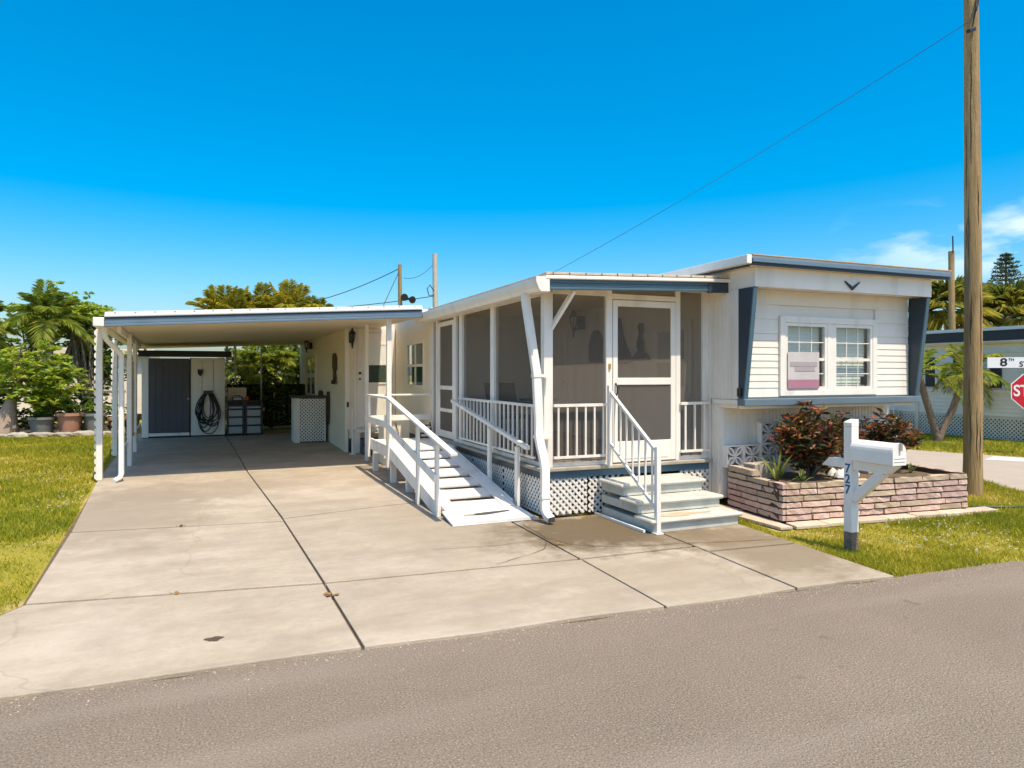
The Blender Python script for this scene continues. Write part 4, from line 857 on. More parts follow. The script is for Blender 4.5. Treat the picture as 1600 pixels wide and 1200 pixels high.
conc_block(6.42, 6.98, 0.40, 0.42, 0.2, 0.19, 0.05, 'tan concrete block in the planter under the left breeze blocks')
conc_block(8.35, 6.95, 0.40, 0.42, 0.2, 0.17, -0.1, 'long tan concrete block at the right rear of the planter')
conc_block(8.0, 6.75, 0.40, 0.14, 0.2, 0.15, 0.1, 'small upright concrete block in the planter behind the mailbox')
for i, (x, y) in enumerate(((7.25, 6.5), (7.38, 6.55), (7.3, 6.65), (7.48, 6.48))):
    rr = random.Random(i); mb = MB(); mb.lathe(x, y, [(0.02, 0.40), (0.06+rr.random()*0.02, 0.42), (0.07, 0.46), (0.035, 0.50), (0.008, 0.52)], 7); o = mb.build('seashell', 'shell', org=(x, y, 0.4), smooth=True); tag(o, ('leftmost of the white shells in the planter', 'white shell second from left in the planter', 'rearmost white shell in the planter by the croton', 'rightmost white shell in the planter, beside the mailbox post')[i], 'shell', 'white shells in the planter')

# ------------------------------------------------------------------ mailbox
mx_ = thing('mailbox', 'white rural mailbox on a white wooden post with the number 727', 'mailbox', (5.77, 5.03, 0))
ps = part('post', 'white', mx_, (5.722, 4.982, 0.17, 5.818, 5.078, 1.22), bevel=0.004)
MB().hexa([(5.722,4.982,1.222),(5.818,4.982,1.222),(5.818,5.078,1.222),(5.722,5.078,1.222),(5.722,4.982,1.26),(5.818,4.982,1.29),(5.818,5.078,1.29),(5.722,5.078,1.26)]).build('post_cap', 'white', mx_)
part('rotten_base', 'bark', mx_, (5.724, 4.984, -0.03, 5.816, 5.076, 0.168))
MB().prism([(4.50, 0.885), (4.60, 0.80), (4.98, 0.80), (4.98, 0.885)], 'x', 5.728, 5.812).build('arm', 'white', mx_, 0.005); MB().prism([(5.08, 0.80), (5.36, 0.80), (5.27, 0.885), (5.08, 0.885)], 'x', 5.728, 5.812).build('arm', 'white', mx_, 0.005)
MB().beam((5.77, 4.99, 0.50), (5.77, 4.66, 0.81), 0.075, 0.085, up=(0,0,1)).build('arm_brace', 'white', mx_, 0.005)
prof = [(-0.085, 0.0), (0.085, 0.0), (0.085, 0.12)]+[(0.085*math.cos(t), 0.12+0.085*math.sin(t)) for t in np.linspace(0, math.pi, 12)[1:-1]]+[(-0.085, 0.12)]
MB().prism([(5.77+a, 0.892+b) for a, b in prof], 'y', 4.52, 4.972).build('box_body', 'white_metal', mx_, 0.004)
MB().prism([(5.77+a*1.05, 0.89+b*1.03) for a, b in prof], 'y', 4.495, 4.53).build('box_door', 'white_metal', mx_, 0.004)
part('door_latch', 'galv', mx_, (5.758, 4.472, 1.03, 5.782, 4.495, 1.10), bevel=0.003)
part('door_emboss', 'white_metal', mx_, (5.70, 4.490, 0.93, 5.84, 4.4945, 0.935), (5.70, 4.490, 0.96, 5.84, 4.4945, 0.965))
for i, ch in enumerate('727'): text('house_number', ch, 0.125, 'number_blue', ps, (5.7205, 5.03, 0.80-0.105*i), (R(90), 0, R(-90)), 0.002, 1.0)

# ------------------------------------------------------------------ wall lanterns and wall ornaments
def lantern(x, y, z, face, lab, s=1.0):
    t = thing('wall_lantern', lab, 'lantern', (x, y, z), 'black wall lanterns'); d = Vector((-1, 0, 0)) if face == 'x' else Vector((0, -1, 0)); c = Vector((x, y, z))+d*0.11*s
    MB().box(*(Vector((x, y, z))-Vector((0.045, 0.045, 0.09))*s), *(Vector((x, y, z))+Vector((0.045, 0.045, 0.09))*s)).build('back_plate', 'black_metal', t, 0.01)
    MB().tube([Vector((x, y, z-0.05*s)), Vector((x, y, z-0.09*s))+d*0.06*s, c+Vector((0, 0, -0.06*s))], 0.012*s, 6).build('arm', 'black_metal', t)
    n = 6
    MB().lathe(c.x, c.y, [(0.012*s, z-0.20*s), (0.02*s, z-0.13*s), (0.035*s, z-0.06*s)], n).build('finial', 'black_metal', t)
    MB().lathe(c.x, c.y, [(0.03*s, z-0.055*s), (0.058*s, z+0.08*s)], n).build('glass_shade', 'glass', t)
    f = MB()
    for k in range(n):
        a = 2*math.pi*k/n; f.beam((c.x+0.03*s*math.cos(a), c.y+0.03*s*math.sin(a), z-0.06*s), (c.x+0.06*s*math.cos(a), c.y+0.06*s*math.sin(a), z+0.085*s), 0.009*s, 0.009*s)
    f.build('cage', 'black_metal', t)
    MB().lathe(c.x, c.y, [(0.075*s, z+0.082*s), (0.055*s, z+0.12*s), (0.02*s, z+0.15*s), (0.012*s, z+0.19*s), (0.004*s, z+0.21*s)], n).build('cap', 'black_metal', t)
lantern(2.60, 15.42, 2.52, 'y', 'black lantern beside the cream door behind the ramp', 1.15)
lantern(2.42, 21.6, 2.58, 'x', 'black lantern over the counter window under the carport', 1.1)
lantern(5.98, 11.05, 2.66, 'x', 'black lantern on the wall inside the screened porch', 1.35)
def relief(name, poly, u, v, s, pl, m, lab, cat, parts=()):
    """wall ornament cut from thick board: outline in wall coordinates, plus raised pieces"""
    t = thing(name, lab, cat, pl(u, v, 0.0))
    mb = MB(); k = len(poly)
    for d in (0.004, 0.045): mb.v += [pl(u+a*s, v+b*s, d) for a, b in poly]
    mb.f = [tuple(range(k)), tuple(range(2*k-1, k-1, -1))]+[(i, k+i, k+(i+1) % k, (i+1) % k) for i in range(k)]
    mb.build('body', m, t)
    for nm, pm, pp in parts:
        q = MB(); k = len(pp)
        for d in (0.046, 0.07): q.v += [pl(u+a*s, v+b*s, d) for a, b in pp]
        q.f = [tuple(range(k)), tuple(range(2*k-1, k-1, -1))]+[(i, k+i, k+(i+1) % k, (i+1) % k) for i in range(k)]
        q.build(nm, pm, t)
circ = lambda cx, cy, rx, ry, n=12: [(cx+rx*math.cos(2*math.pi*i/n), cy+ry*math.sin(2*math.pi*i/n)) for i in range(n)]
relief('wall_plaque', [(-0.45,-0.55),(0.45,-0.55),(0.45,0.1),(0.3,0.4),(0.12,0.55),(-0.12,0.55),(-0.3,0.4),(-0.45,0.1)], 10.55, 2.22, 0.5, xpl(6.03), 'decor_teal', 'dark arched plaque on the porch wall below the lantern', 'ornament', [('arch', 'decor_grey', circ(0, 0.22, 0.22, 0.2)), ('panel', 'decor_brown', [(-0.3,-0.45),(0.3,-0.45),(0.3,-0.1),(-0.3,-0.1)])])
relief('sailboat_ornament', [(-0.55,-0.5),(0.55,-0.5),(0.35,-0.05),(0.16,0.45),(0.1,0.85),(0.02,0.5),(-0.15,0.1),(-0.42,-0.25)], 9.72, 2.2, 0.55, xpl(6.03), 'decor_grey', 'grey sailboat shaped ornament on the porch wall', 'ornament', [('hull', 'decor_teal', [(-0.4,-0.55),(0.4,-0.55),(0.5,-0.42),(-0.5,-0.42)])])
relief('pelican_ornament', [(-0.5,-0.55),(0.5,-0.55),(0.25,-0.3),(0.12,-0.22),(0.16,0.05),(0.05,0.3),(0.12,0.5),(0.04,0.62),(-0.1,0.6),(-0.12,0.45),(-0.02,0.2),(-0.12,0.0),(-0.1,-0.25),(-0.3,-0.35)], 9.15, 2.22, 0.5, xpl(6.03), 'decor_brown', 'brown pelican ornament on a perch on the porch wall', 'ornament', [('wing', 'decor_grey', [(-0.06,-0.2),(0.1,-0.18),(0.1,0.1),(0.0,0.12)])])
relief('owl_ornament', [(-0.45,-0.1),(-0.42,0.4),(-0.2,0.6),(0.0,0.5),(0.2,0.6),(0.45,0.45),(0.48,0.0),(0.2,-0.2),(0.3,-0.6),(-0.35,-0.6),(-0.2,-0.2)], 16.95, 1.9, 0.55, xpl(2.48), 'decor_brown', 'brown twin bird ornament on the cream wall under the carport', 'ornament', [('base', 'black', [(-0.45,-0.75),(0.45,-0.75),(0.4,-0.58),(-0.4,-0.58)])])

# ------------------------------------------------------------------ shed at the back of the carport
shed = thing('shed', 'white garden shed with a wide charcoal door at the back of the carport', 'shed', (-1, 22, 0))
SY = 20.8
part('wall', 'wall_white', shed, (-2.03, SY, 0.02, -1.87, SY+0.04, 2.17)); 
for i in range(3): part('wall_panel', 'wall_white', shed, (-0.84+i*0.29, SY, 0.04, -0.84+i*0.29+0.283, SY+0.04, 2.17), bevel=0.006)
part('wall', 'wall_white', shed, (-0.01, SY+0.045, 0.04, 0.03, 23.4, 2.17)); part('wall', 'wall_white', shed, (-2.03, SY+0.045, 0.04, -1.99, 23.4, 2.17)); part('wall', 'wall_white', shed, (-1.99, 23.36, 0.04, -0.01, 23.4, 2.17)); part('door_jamb', 'black', shed, (-0.862, SY-0.02, 0.1, -0.842, SY+0.03, 2.17))
dr = part('door', 'charcoal', shed, (-1.86, SY-0.02, 0.14, -0.87, SY+0.02, 2.15), bevel=0.005)
for i in range(1, 6): part('door_groove', 'black', dr, (-1.86+0.165*i-0.003, SY-0.023, 0.18, -1.86+0.165*i+0.003, SY-0.0205, 2.12))
MB().tube([(-0.895, SY-0.06, 1.05), (-0.895, SY-0.02, 1.05)], 0.025, 8).build('knob', 'galv', dr)
part('sill', 'white', shed, (-1.86, SY-0.05, 0.05, -0.87, SY+0.03, 0.13), bevel=0.005); part('base', 'black', shed, (-2.03, SY+0.01, 0.0, 0.03, SY+0.05, 0.04))
part('fascia', 'black', shed, (-2.1, SY-0.12, 2.19, 0.2, SY-0.05, 2.34)); part('roof', 'charcoal', shed, (-2.12, SY-0.10, 2.30, 0.2, 23.5, 2.36))
o = MB().prism([(-0.66,1.73),(-0.60,1.66),(-0.54,1.73),(-0.53,1.86),(-0.60,1.84),(-0.67,1.86)], 'y', SY-0.05, SY-0.004).build('wall_mask', 'black', org=(-0.6, SY, 1.75)); tag(o, 'small black shield shaped ornament high on the shed wall', 'ornament')
# hose hung in loops on a hook
hose = thing('garden_hose', 'black garden hose hung in loops on a hook of the shed wall', 'hose', (-0.4, SY, 1.2))
mb = MB(); r = random.Random(4)
for k in range(11):
    cx = -0.40+r.uniform(-0.03, 0.03); wd = r.uniform(0.14, 0.36); bot = r.uniform(0.06, 0.55); top = 1.22+r.uniform(-0.03, 0.03); sk = r.uniform(-0.12, 0.12); pts = []
    for i in range(25):
        t = 2*math.pi*i/24; zz = (top+bot)/2+(top-bot)/2*math.cos(t); sp = math.sin(t)*(0.55+0.45*(1-(zz-bot)/(top-bot)))
        pts.append((cx+wd*sp+sk*(1-(zz-bot)/(top-bot)), SY-0.05-0.007*k+0.02*math.sin(t*2), zz))
    mb.tube(pts, 0.0135, 6, False)
mb.build('coils', 'hose_dark', hose, smooth=True)
part('hook', 'black_metal', hose, (-0.50, SY-0.14, 1.17, -0.30, SY-0.003, 1.22), (-0.52, SY-0.15, 1.17, -0.28, SY-0.13, 1.27), bevel=0.01)

# ------------------------------------------------------------------ drawer carts and things behind
def cart(x, y, lab):
    t = thing('drawer_cart', lab, 'drawer cart', (x, y, 0), 'plastic drawer carts'); w_, d_, z = 0.23, 0.4, 0.06
    part('frame', 'dark_plastic', t, (x-w_, y, 0.04, x-w_+0.05, y+d_, 0.94), (x+w_-0.05, y, 0.04, x+w_, y+d_, 0.94), (x-w_+0.05, y+d_-0.03, 0.04, x+w_-0.05, y+d_, 0.94))
    part('top', 'dark_plastic', t, (x-w_-0.01, y-0.01, 0.942, x+w_+0.01, y+d_+0.01, 0.97), bevel=0.006)
    for h in (0.24, 0.24, 0.22, 0.10):
        q = part('drawer', 'drawer', t, (x-w_+0.052, y+0.005, z, x+w_-0.052, y+d_-0.035, z+h-0.045), bevel=0.008)
        part('handle', 'dark_plastic', q, (x-w_+0.052, y-0.012, z+h-0.04, x+w_-0.052, y+0.05, z+h-0.008)); z += h
    for sx_ in (-1, 1): MB().tube([(x+sx_*0.19, y+0.05, 0.0), (x+sx_*0.19, y+0.05, 0.045)], 0.03, 8).build('caster', 'black', t)
cart(0.30, 20.75, 'dark drawer cart with clear drawers, next to the shed'); cart(0.78, 20.75, 'dark drawer cart with clear drawers, farther from the shed')
o = part('storage_cabinet', 'beige_box', None, (0.10, 21.4, 0.0, 0.60, 21.8, 1.33), bevel=0.01); tag(o, 'beige cabinet standing behind the drawer carts', 'cabinet')
t = thing('tool_case', 'grey and dark tool case on the left drawer cart', 'tool case', (0.33, 20.9, 0.972)); part('case', 'dark_plastic', t, (0.20, 20.82, 0.972, 0.50, 21.0, 1.08), bevel=0.01); part('lid', 'drawer', t, (0.25, 20.80, 1.0, 0.45, 20.818, 1.06)); MB().tube([(0.27, 20.9, 1.08), (0.29, 20.9, 1.12), (0.41, 20.9, 1.12), (0.43, 20.9, 1.08)], 0.01, 6).build('handle', 'black', t)
o = MB().lathe(0.61, 20.9, [(0.05, 0.972), (0.06, 1.0), (0.055, 1.06), (0.03, 1.09)], 10).build('red_can', 'red_plastic', org=(0.61, 20.9, 0.972), smooth=True); tag(o, 'small red can standing on the drawer carts', 'can')
# counter with lattice front
ct = thing('patio_counter', 'white counter with lattice front and dark top beside the carport wall', 'counter', (2.0, 18.3, 0))
part('side', 'white', ct, (1.62, 18.02, 0.0, 1.66, 18.75, 1.12), bevel=0.01); part('side', 'white', ct, (2.36, 18.02, 0.0, 2.40, 18.75, 1.12), bevel=0.01)
part('front_frame', 'white', ct, (1.66, 18.0, 0.0, 1.76, 18.02, 1.12)); part('backing', 'black', ct, (1.76, 18.06, 0.0, 2.36, 18.07, 1.12)); part('top', 'decor_brown', ct, (1.58, 17.95, 1.122, 2.46, 18.8, 1.17), bevel=0.006)
lattice('lattice_front', ct, ypl(18.01), 1.76, 0.02, 2.38, 1.11, pitch=0.062, sw=0.04)
o = part('leaning_board', 'decor_brown', None, (2.43, 17.9, 0.45, 2.462, 18.1, 1.28)); tag(o, 'narrow brown board upright between counter and cream wall', 'board')
o = MB().lathe(2.33, 18.5, [(0.05, 1.172), (0.07, 1.2), (0.06, 1.27), (0.04, 1.3)], 10).build('jar', 'decor_teal', org=(2.33, 18.5, 1.172), smooth=True); tag(o, 'dark jar on top of the lattice counter', 'jar')
# things on the ramp landing
t = thing('deck_box', 'cream storage box standing behind the ramp landing', 'box', (3.05, 13.2, 0)); part('body', 'cream_wall', t, (2.80, 13.0, 0.0, 3.3, 13.5, 0.86), bevel=0.01); part('lid', 'white', t, (2.78, 12.98, 0.862, 3.32, 13.52, 0.91), bevel=0.01); MB().tube([(3.02, 12.985, 0.80), (3.08, 12.97, 0.6), (3.05, 12.98, 0.35), (3.0, 12.985, 0.2)], 0.008, 5).build('cord', 'black', t)
t = thing('folded_chair', 'black and white striped folded chair on the ramp landing', 'chair', (3.42, 12.2, 0.556))
for i in range(7): MB().beam((3.30, 12.2+0.02*i, 0.58+0.035*i), (3.52, 12.2+0.02*i, 0.58+0.035*i), 0.02, 0.022).build('slat', 'black' if i % 2 == 0 else 'white', t)
for xx in (3.30, 3.52): MB().beam((xx, 12.18, 0.556), (xx, 12.36, 0.84), 0.02, 0.02).build('leg', 'black', t)
t = thing('ramp_stake', 'thin white stake with a base beside the cream wall corner', 'stake', (2.55, 15.0, 0)); MB().tube([(2.55, 15.0, 0), (2.55, 15.0, 0.98)], 0.02, 6).build('rod', 'white', t); part('foot', 'white', t, (2.49, 14.94, 0, 2.61, 15.06, 0.02))
o = MB().prism([(2.58,15.2),(2.75,15.2),(2.75,15.24),(2.58,15.24)], 'z', 0.0, 0.45).build('lattice_scrap', 'white', org=(2.66, 15.2, 0)); tag(o, 'small white panel leaning at the cream wall corner', 'panel')

# ------------------------------------------------------------------ window sign
sg = thing('window_sign', 'pale sign with a pink lower band in the left front window', 'sign', (7.08, 6.93, 1.55))
part('board', 'sign_pale', sg, (6.815, 6.925, 1.545, 7.36, 6.932, 2.03)); part('band', 'sign_pink', sg, (6.817, 6.921, 1.55, 7.358, 6.9245, 1.665)); part('print', 'sign_grey', sg, (6.85, 6.921, 1.84, 7.32, 6.9245, 1.90), (6.93, 6.921, 1.775, 7.28, 6.9245, 1.835))
o = part('window_sticker', 'black', None, (8.17, 6.967, 1.585, 8.27, 6.9705, 1.70)); tag(o, 'small black square sticker low in the right front window', 'sticker')

# ------------------------------------------------------------------ utility poles and wires
def pole(x, y, h, r0, r1, lab, m='pole_wood', grp='utility poles', n=14):
    t = thing('utility_pole', lab, 'utility pole', (x, y, 0), grp); rr = random.Random(int(x*10)); path, rad = [], []
    for i in range(19):
        k = i/18; path.append((x+0.02*math.sin(k*5)*(1 if r0 > 0.1 else 0)-0.03*k, y, h*k-0.03)); rad.append((r0+(r1-r0)*k)*(1+rr.uniform(-0.025, 0.025))*(1.08 if i == 0 else 1))
    MB().tube(path, rad, n).build('shaft', m, t, smooth=True); return t
up_ = pole(10.1, 6.69, 9.2, 0.125, 0.088, 'tall wooden utility pole beside the planter at the street corner')
def shaft_x(z): return 10.1+0.02*math.sin(z/9.2*5)-0.03*z/9.2
cd = Vector((-10.1, -6.69, 0)).normalized(); sdv = Vector((-cd.y, cd.x, 0))
rr = random.Random(9)
for i in range(16):                                       # drying cracks, thin dark wedges on the camera-facing side and elsewhere
    z0 = rr.uniform(0.3, 8); ln = rr.uniform(0.4, 1.3); ang = rr.gauss(0, 0.5); d = (cd*math.cos(ang)+sdv*math.sin(ang)); mb = MB(); n = 8; pts = []
    for k in range(n+1):
        zz = z0+ln*k/n; ra = 0.125+(0.088-0.125)*zz/9.2; c = Vector((shaft_x(zz), 6.69, zz))+d*(ra*1.022); hw = 0.006*math.sin(math.pi*k/n)+0.001; off = sdv*0.004*math.sin(k*1.7+i)
        mb.v += [tuple(c+off+sdv*hw), tuple(c+off-sdv*hw)]
    mb.f = [(2*k, 2*k+1, 2*k+3, 2*k+2) for k in range(n)]; mb.build('drying_crack', 'pole_crack', up_)
mb = MB(); mb.tube([(10.0, 6.60, 6.72), (9.86, 6.56, 6.66), (9.78, 6.54, 6.62)], 0.028, 8).build('insulator', 'black', up_)
mb = MB(); mb.tube([(10.05, 6.60, 7.2), (9.99, 6.57, 7.0), (9.96, 6.60, 6.75)], 0.012, 6).tube([(10.1, 6.58, 7.3), (10.02, 6.56, 7.05), (9.9, 6.5, 6.92)], 0.010, 6).build('drop_cable', 'wire', up_)
def wire(a, b, sag, r, lab, n=26):
    a, b = Vector(a), Vector(b); pts = []
    for i in range(n+1):
        t = i/n; p = a.lerp(b, t); p.z -= sag*4*t*(1-t); pts.append(p)
    o = MB().tube(pts, r, 5).build('overhead_wire', 'wire', org=tuple(a)); tag(o, lab, 'wire', 'overhead wires')
wire((9.78, 6.54, 6.75), (6.1, 15.2, 3.5), 0.14, 0.0045, 'service wire from the tall wooden pole down to the mobile home roof')
p2 = pole(8.3, 34.5, 7.3, 0.13, 0.10, 'short wooden pole with two horn speakers behind the carport', n=10)
for s in (0.05, 0.42):
    MB().tube([(8.3+s*0.4, 34.4, 5.62), (8.3+s, 34.25, 5.6-s*0.25), (8.3+s*1.1, 33.95, 5.57-s*0.3)], [0.05, 0.07, 0.19], 10).build('horn_speaker', 'black', p2)
p3 = pole(10.2, 34.7, 8.0, 0.17, 0.12, 'pale smooth concrete pole behind the screened porch roof', 'concrete_pole', n=10)
MB().tube([(10.05, 34.5, 5.8), (9.75, 34.4, 5.75), (9.65, 34.4, 6.1), (9.8, 34.4, 6.3), (10.05, 34.5, 6.0)], 0.025, 5).build('cable_loop', 'wire', p3)
wire((8.2, 34.5, 7.05), (4.8, 41.3, 5.9), 0.15, 0.022, 'wire running left from the short speaker pole'); wire((8.25, 34.5, 7.0), (6.6, 32.3, 4.2), 0.0, 0.018, 'straight guy wire slanting down from the short speaker pole'); wire((10.05, 34.6, 5.75), (5.6, 39.5, 5.4), 0.05, 0.02, 'low wire running left from the concrete pole'); wire((10.05, 34.7, 7.4), (8.45, 34.5, 6.6), 0.25, 0.014, 'slack wire between the concrete pole and the speaker pole')
pc_ = pole(24.4, 16.9, 6.2, 0.11, 0.10, 'short wooden pole top rising behind the right end of the mobile home roof', n=10)
MB().tube([(24.3, 16.8, 6.1), (24.28, 16.8, 6.7)], 0.025, 5).build('antenna', 'wire', pc_)

# ------------------------------------------------------------------ street signs
def face_frame(x, y): a = math.atan2(-x, y); return a    # turn a sign towards the road corner
ss = thing('stop_sign', 'red octagonal stop sign at the far corner of the side street', 'stop sign', (16.02, 9.36, 0))
rot = (R(90), 0, R(-42)); fx = Vector((math.cos(R(-42)), math.sin(R(-42)), 0)); fn = Vector((math.sin(R(-42)), -math.cos(R(-42)), 0))
def octo(r_, off, th, m, nm, zc=1.36, c0=(16.02, 9.36)):
    mb = MB(); c = Vector((c0[0], c0[1], zc))
    for d in (off, off+th): mb.v += [tuple(c+fn*d+fx*r_*math.cos(R(22.5+45*i))+Vector((0, 0, r_*math.sin(R(22.5+45*i))))) for i in range(8)]
    mb.f = [tuple(range(8)), tuple(range(15, 7, -1))]+[(i, (i+1) % 8, 8+(i+1) % 8, 8+i) for i in range(8)]
    mb.build(nm, m, ss)
octo(0.406, 0.03, 0.006, 'sign_white', 'border'); octo(0.385, 0.037, 0.002, 'sign_red', 'plate')
MB().tube([(16.02, 9.36, -0.03), (16.02, 9.36, 2.15)], 0.028, 8).build('post', 'galv', ss)
c = Vector((16.02, 9.36, 1.36))+fn*0.0415; text('lettering', 'STOP', 0.34, 'sign_white', ss, c, rot, 0.001, 0.82)
sn = thing('street_name_sign', 'white street name blade reading 8TH ST above the stop sign', 'street sign', (16.02, 9.36, 1.8))
c0 = Vector((16.02, 9.36, 1.98)); mb = MB(); mb.beam(c0-fx*0.80, c0+fx*0.3, 0.006, 0.23, up=(0,0,1)); mb.build('blade', 'sign_white', sn)
text('lettering', '8', 0.24, 'black', sn, c0-fx*0.50+fn*0.006, rot, 0.001, 1.2); text('lettering', 'TH', 0.08, 'black', sn, c0-fx*0.36+fn*0.006+Vector((0, 0, 0.06)), rot, 0.001); text('lettering', 'ST', 0.16, 'black', sn, c0-fx*0.13+fn*0.006-Vector((0, 0, 0.04)), rot, 0.001)

# ------------------------------------------------------------------ neighbouring homes
def neighbour_right():
    t = thing('neighbour_home', 'white sided neighbour home with dark fascia and lattice skirt across the side street', 'mobile home', (20, 13, 0)); X = 18.8; pl = xpl(X); Y0, Y1 = 10.95, 18.0
    part('wall', 'neigh_white', t, (X+0.02, Y0, 0.55, X+0.1, Y1, 2.75)); part('end_wall', 'neigh_white', t, (X+0.1, Y0, 0.1, 23, Y0+0.08, 2.75)); part('end_wall', 'neigh_white', t, (X+0.1, Y1-0.08, 0.1, 23, Y1, 2.75))
    z = 0.62
    while z < 2.5:
        h = 0.105
        if not (1.2 < z+h/2 < 1.34): MB().hexa([(X-0.012, Y0, z), (X+0.018, Y0, z), (X+0.018, Y1, z), (X-0.012, Y1, z), (X+0.004, Y0, z+h-0.002), (X+0.018, Y0, z+h-0.002), (X+0.018, Y1, z+h-0.002), (X+0.004, Y1, z+h-0.002)]).build('siding_board', 'neigh_white', t)
        z += h
    part('belt_band', 'white', t, (X-0.05, Y0, 1.235, X-0.001, Y1, 1.31)); part('eave_band', 'white', t, (X-0.05, Y0, 2.28, X-0.002, Y1, 2.33))
    part('fascia', 'neigh_dark', t, (X-0.32, Y0-0.1, 2.60, X-0.28, Y1, 2.86)); part('soffit', 'white', t, (X-0.30, Y0-0.1, 2.56, X+0.1, Y1, 2.595)); part('roof', 'silver_roof', t, (X-0.36, Y0-0.2, 2.865, 23.2, Y1+0.1, 2.95))
    part('corner_post', 'white', t, (X-0.06, Y0-0.02, 0.05, X+0.06, Y0+0.12, 2.58)); part('corner_post', 'white', t, (X-0.03, 14.02, 0.05, X-0.013, 14.12, 1.23)); part('downspout', 'white_metal', t, (X-0.16, Y0+0.0, 0.05, X-0.08, Y0+0.08, 2.6))
    w = window(t, pl, 12.0, 1.38, 12.75, 2.2, None, None, back='curtain_green', fr=0.06); 
    window(t, pl, 12.98, 1.38, 13.5, 2.12, None, None, back='curtain_green', fr=0.06)
    for u0, u1 in ((11.68, 11.97), (13.53, 13.80), (12.765, 12.965)):
        q = part('shutter', 'neigh_dark', t, (X-0.035, u0, 1.36, X-0.013, u1, 2.2)); 
        for i in range(10): part('louvre', 'neigh_dark', q, (X-0.042, u0+0.03, 1.40+i*0.078, X-0.036, u1-0.03, 1.445+i*0.078))
    for i in range(4): lattice('lattice_panel', t, xpl(X+0.005), Y0+i*1.3, 0.0, Y0+i*1.3+1.29, 0.6, pitch=0.075, sw=0.045)
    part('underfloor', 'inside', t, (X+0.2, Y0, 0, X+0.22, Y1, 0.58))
    for i in range(3): part('porch_step', 'block', t, (X-0.9+0.3*i, 14.6, 0, X-0.05, 15.9, 0.2*(i+1)))
    for yy in (14.6, 15.9):
        MB().beam((X-0.95, yy, 0.85), (X-0.05, yy, 1.4), 0.03, 0.03).build('stair_rail', 'white', t)
        for i in range(5): part('baluster', 'white', t, (X-0.92+0.2*i, yy-0.012, 0.1, X-0.90+0.2*i, yy+0.012, 0.86+0.122*i))
neighbour_right()
def neighbour_left():
    t = thing('neighbour_home', 'pale neighbour home half hidden behind the shrubs at the left', 'mobile home', (-8, 30, 0)); Y = 29.5
    part('wall', 'wall_white', t, (-16, Y, 0.1, -2.6, Y+0.1, 2.5)); part('end_wall', 'wall_white', t, (-2.7, Y+0.1, 0.1, -2.6, 34, 2.5)); part('roof', 'silver_roof', t, (-16.2, Y-0.3, 2.52, -2.4, 34, 2.64)); part('fascia', 'beige_box', t, (-16.2, Y-0.34, 2.45, -2.4, Y-0.301, 2.62))
    for x in (-12, -8.2, -4.6): window(t, ypl(Y-0.01), x, 1.1, x+1.2, 2.1, None, None, back='inside', fr=0.07)
neighbour_left()
gf = thing('privacy_fence', 'dark green privacy fence at the back of the carport', 'fence', (1.4, 23.4, 0))
for i in range(16): part('board', 'fence_green', gf, (0.1+i*0.155, 23.4+0.008*(i % 2), 0.05, 0.1+i*0.155+0.15, 23.43+0.008*(i % 2), 1.38+0.01*((i*7) % 3)))
for x in (0.1, 1.3, 2.5): part('post', 'fence_green', gf, (x, 23.445, 0, x+0.09, 23.53, 1.42))
o = MB().tube([(1.05, 22.3, 0), (1.05, 22.3, 2.45)], 0.022, 6).build('support_pipe', 'galv', org=(1.05, 22.3, 0)); tag(o, 'thin grey pipe post in front of the dark green fence', 'pipe')

# ------------------------------------------------------------------ vegetation
def stems(t, base, tips, r0, m='bark', n=6, nm='stem', curve=0.15):
    mb = MB(); b = Vector(base)
    for tp in tips:
        tp = Vector(tp); mid = b.lerp(tp, 0.5)+Vector((RNG.normal()*curve, RNG.normal()*curve, (tp-b).length*0.08)); pts = [b.lerp(mid, k/3)*(1-k/6)+mid.lerp(tp, k/6)*(k/6) for k in range(0)] or [b, b.lerp(mid, 0.6), mid, mid.lerp(tp, 0.6), tp]
        L_ = len(pts); mb.tube(pts, [r0*(1-0.75*i/(L_-1)) for i in range(L_)], n)
    return mb.build(nm, m, t, smooth=True)
def rosettes(centers, n, ln, wd, up=0.5, spread=1.0, droop=0.2):
    P, D, r = [], [], []
    for c in centers:
        k = max(5, int(n*RNG.uniform(0.7, 1.3))); a = RNG.random(k)*2*math.pi; el = RNG.uniform(-0.3, 1.0, k)*up
        d = np.stack([np.cos(a), np.sin(a), np.tan(el)+0.15], 1); P.append(np.repeat([c], k, 0)+RNG.normal(size=(k, 3))*0.02*spread); D.append(d)
        r.append(np.clip(RNG.uniform(0.15, 0.7)+RNG.normal(size=k)*0.18, 0, 1))
    P, D, r = np.concatenate(P), np.concatenate(D), np.concatenate(r); L_ = ln*RNG.uniform(0.6, 1.15, len(P))
    V, F = leaves(P, D, L_, L_*wd, 0.2, droop); return V, F, np.repeat(r, 2)
def blob_points(n, c, rad, shell=0.55, zmin=None):
    d = unit(RNG.normal(size=(n, 3))); q = RNG.uniform(shell, 1.0, (n, 1))**0.6; w_ = 1+0.22*np.sin(d[:, :1]*5+c[0])+0.2*np.sin(d[:, 1:2]*7+c[1]*3); p = np.array(c)+d*q*np.array(rad)*w_
    if zmin is not None: p = p[p[:, 2] > zmin]
    return p
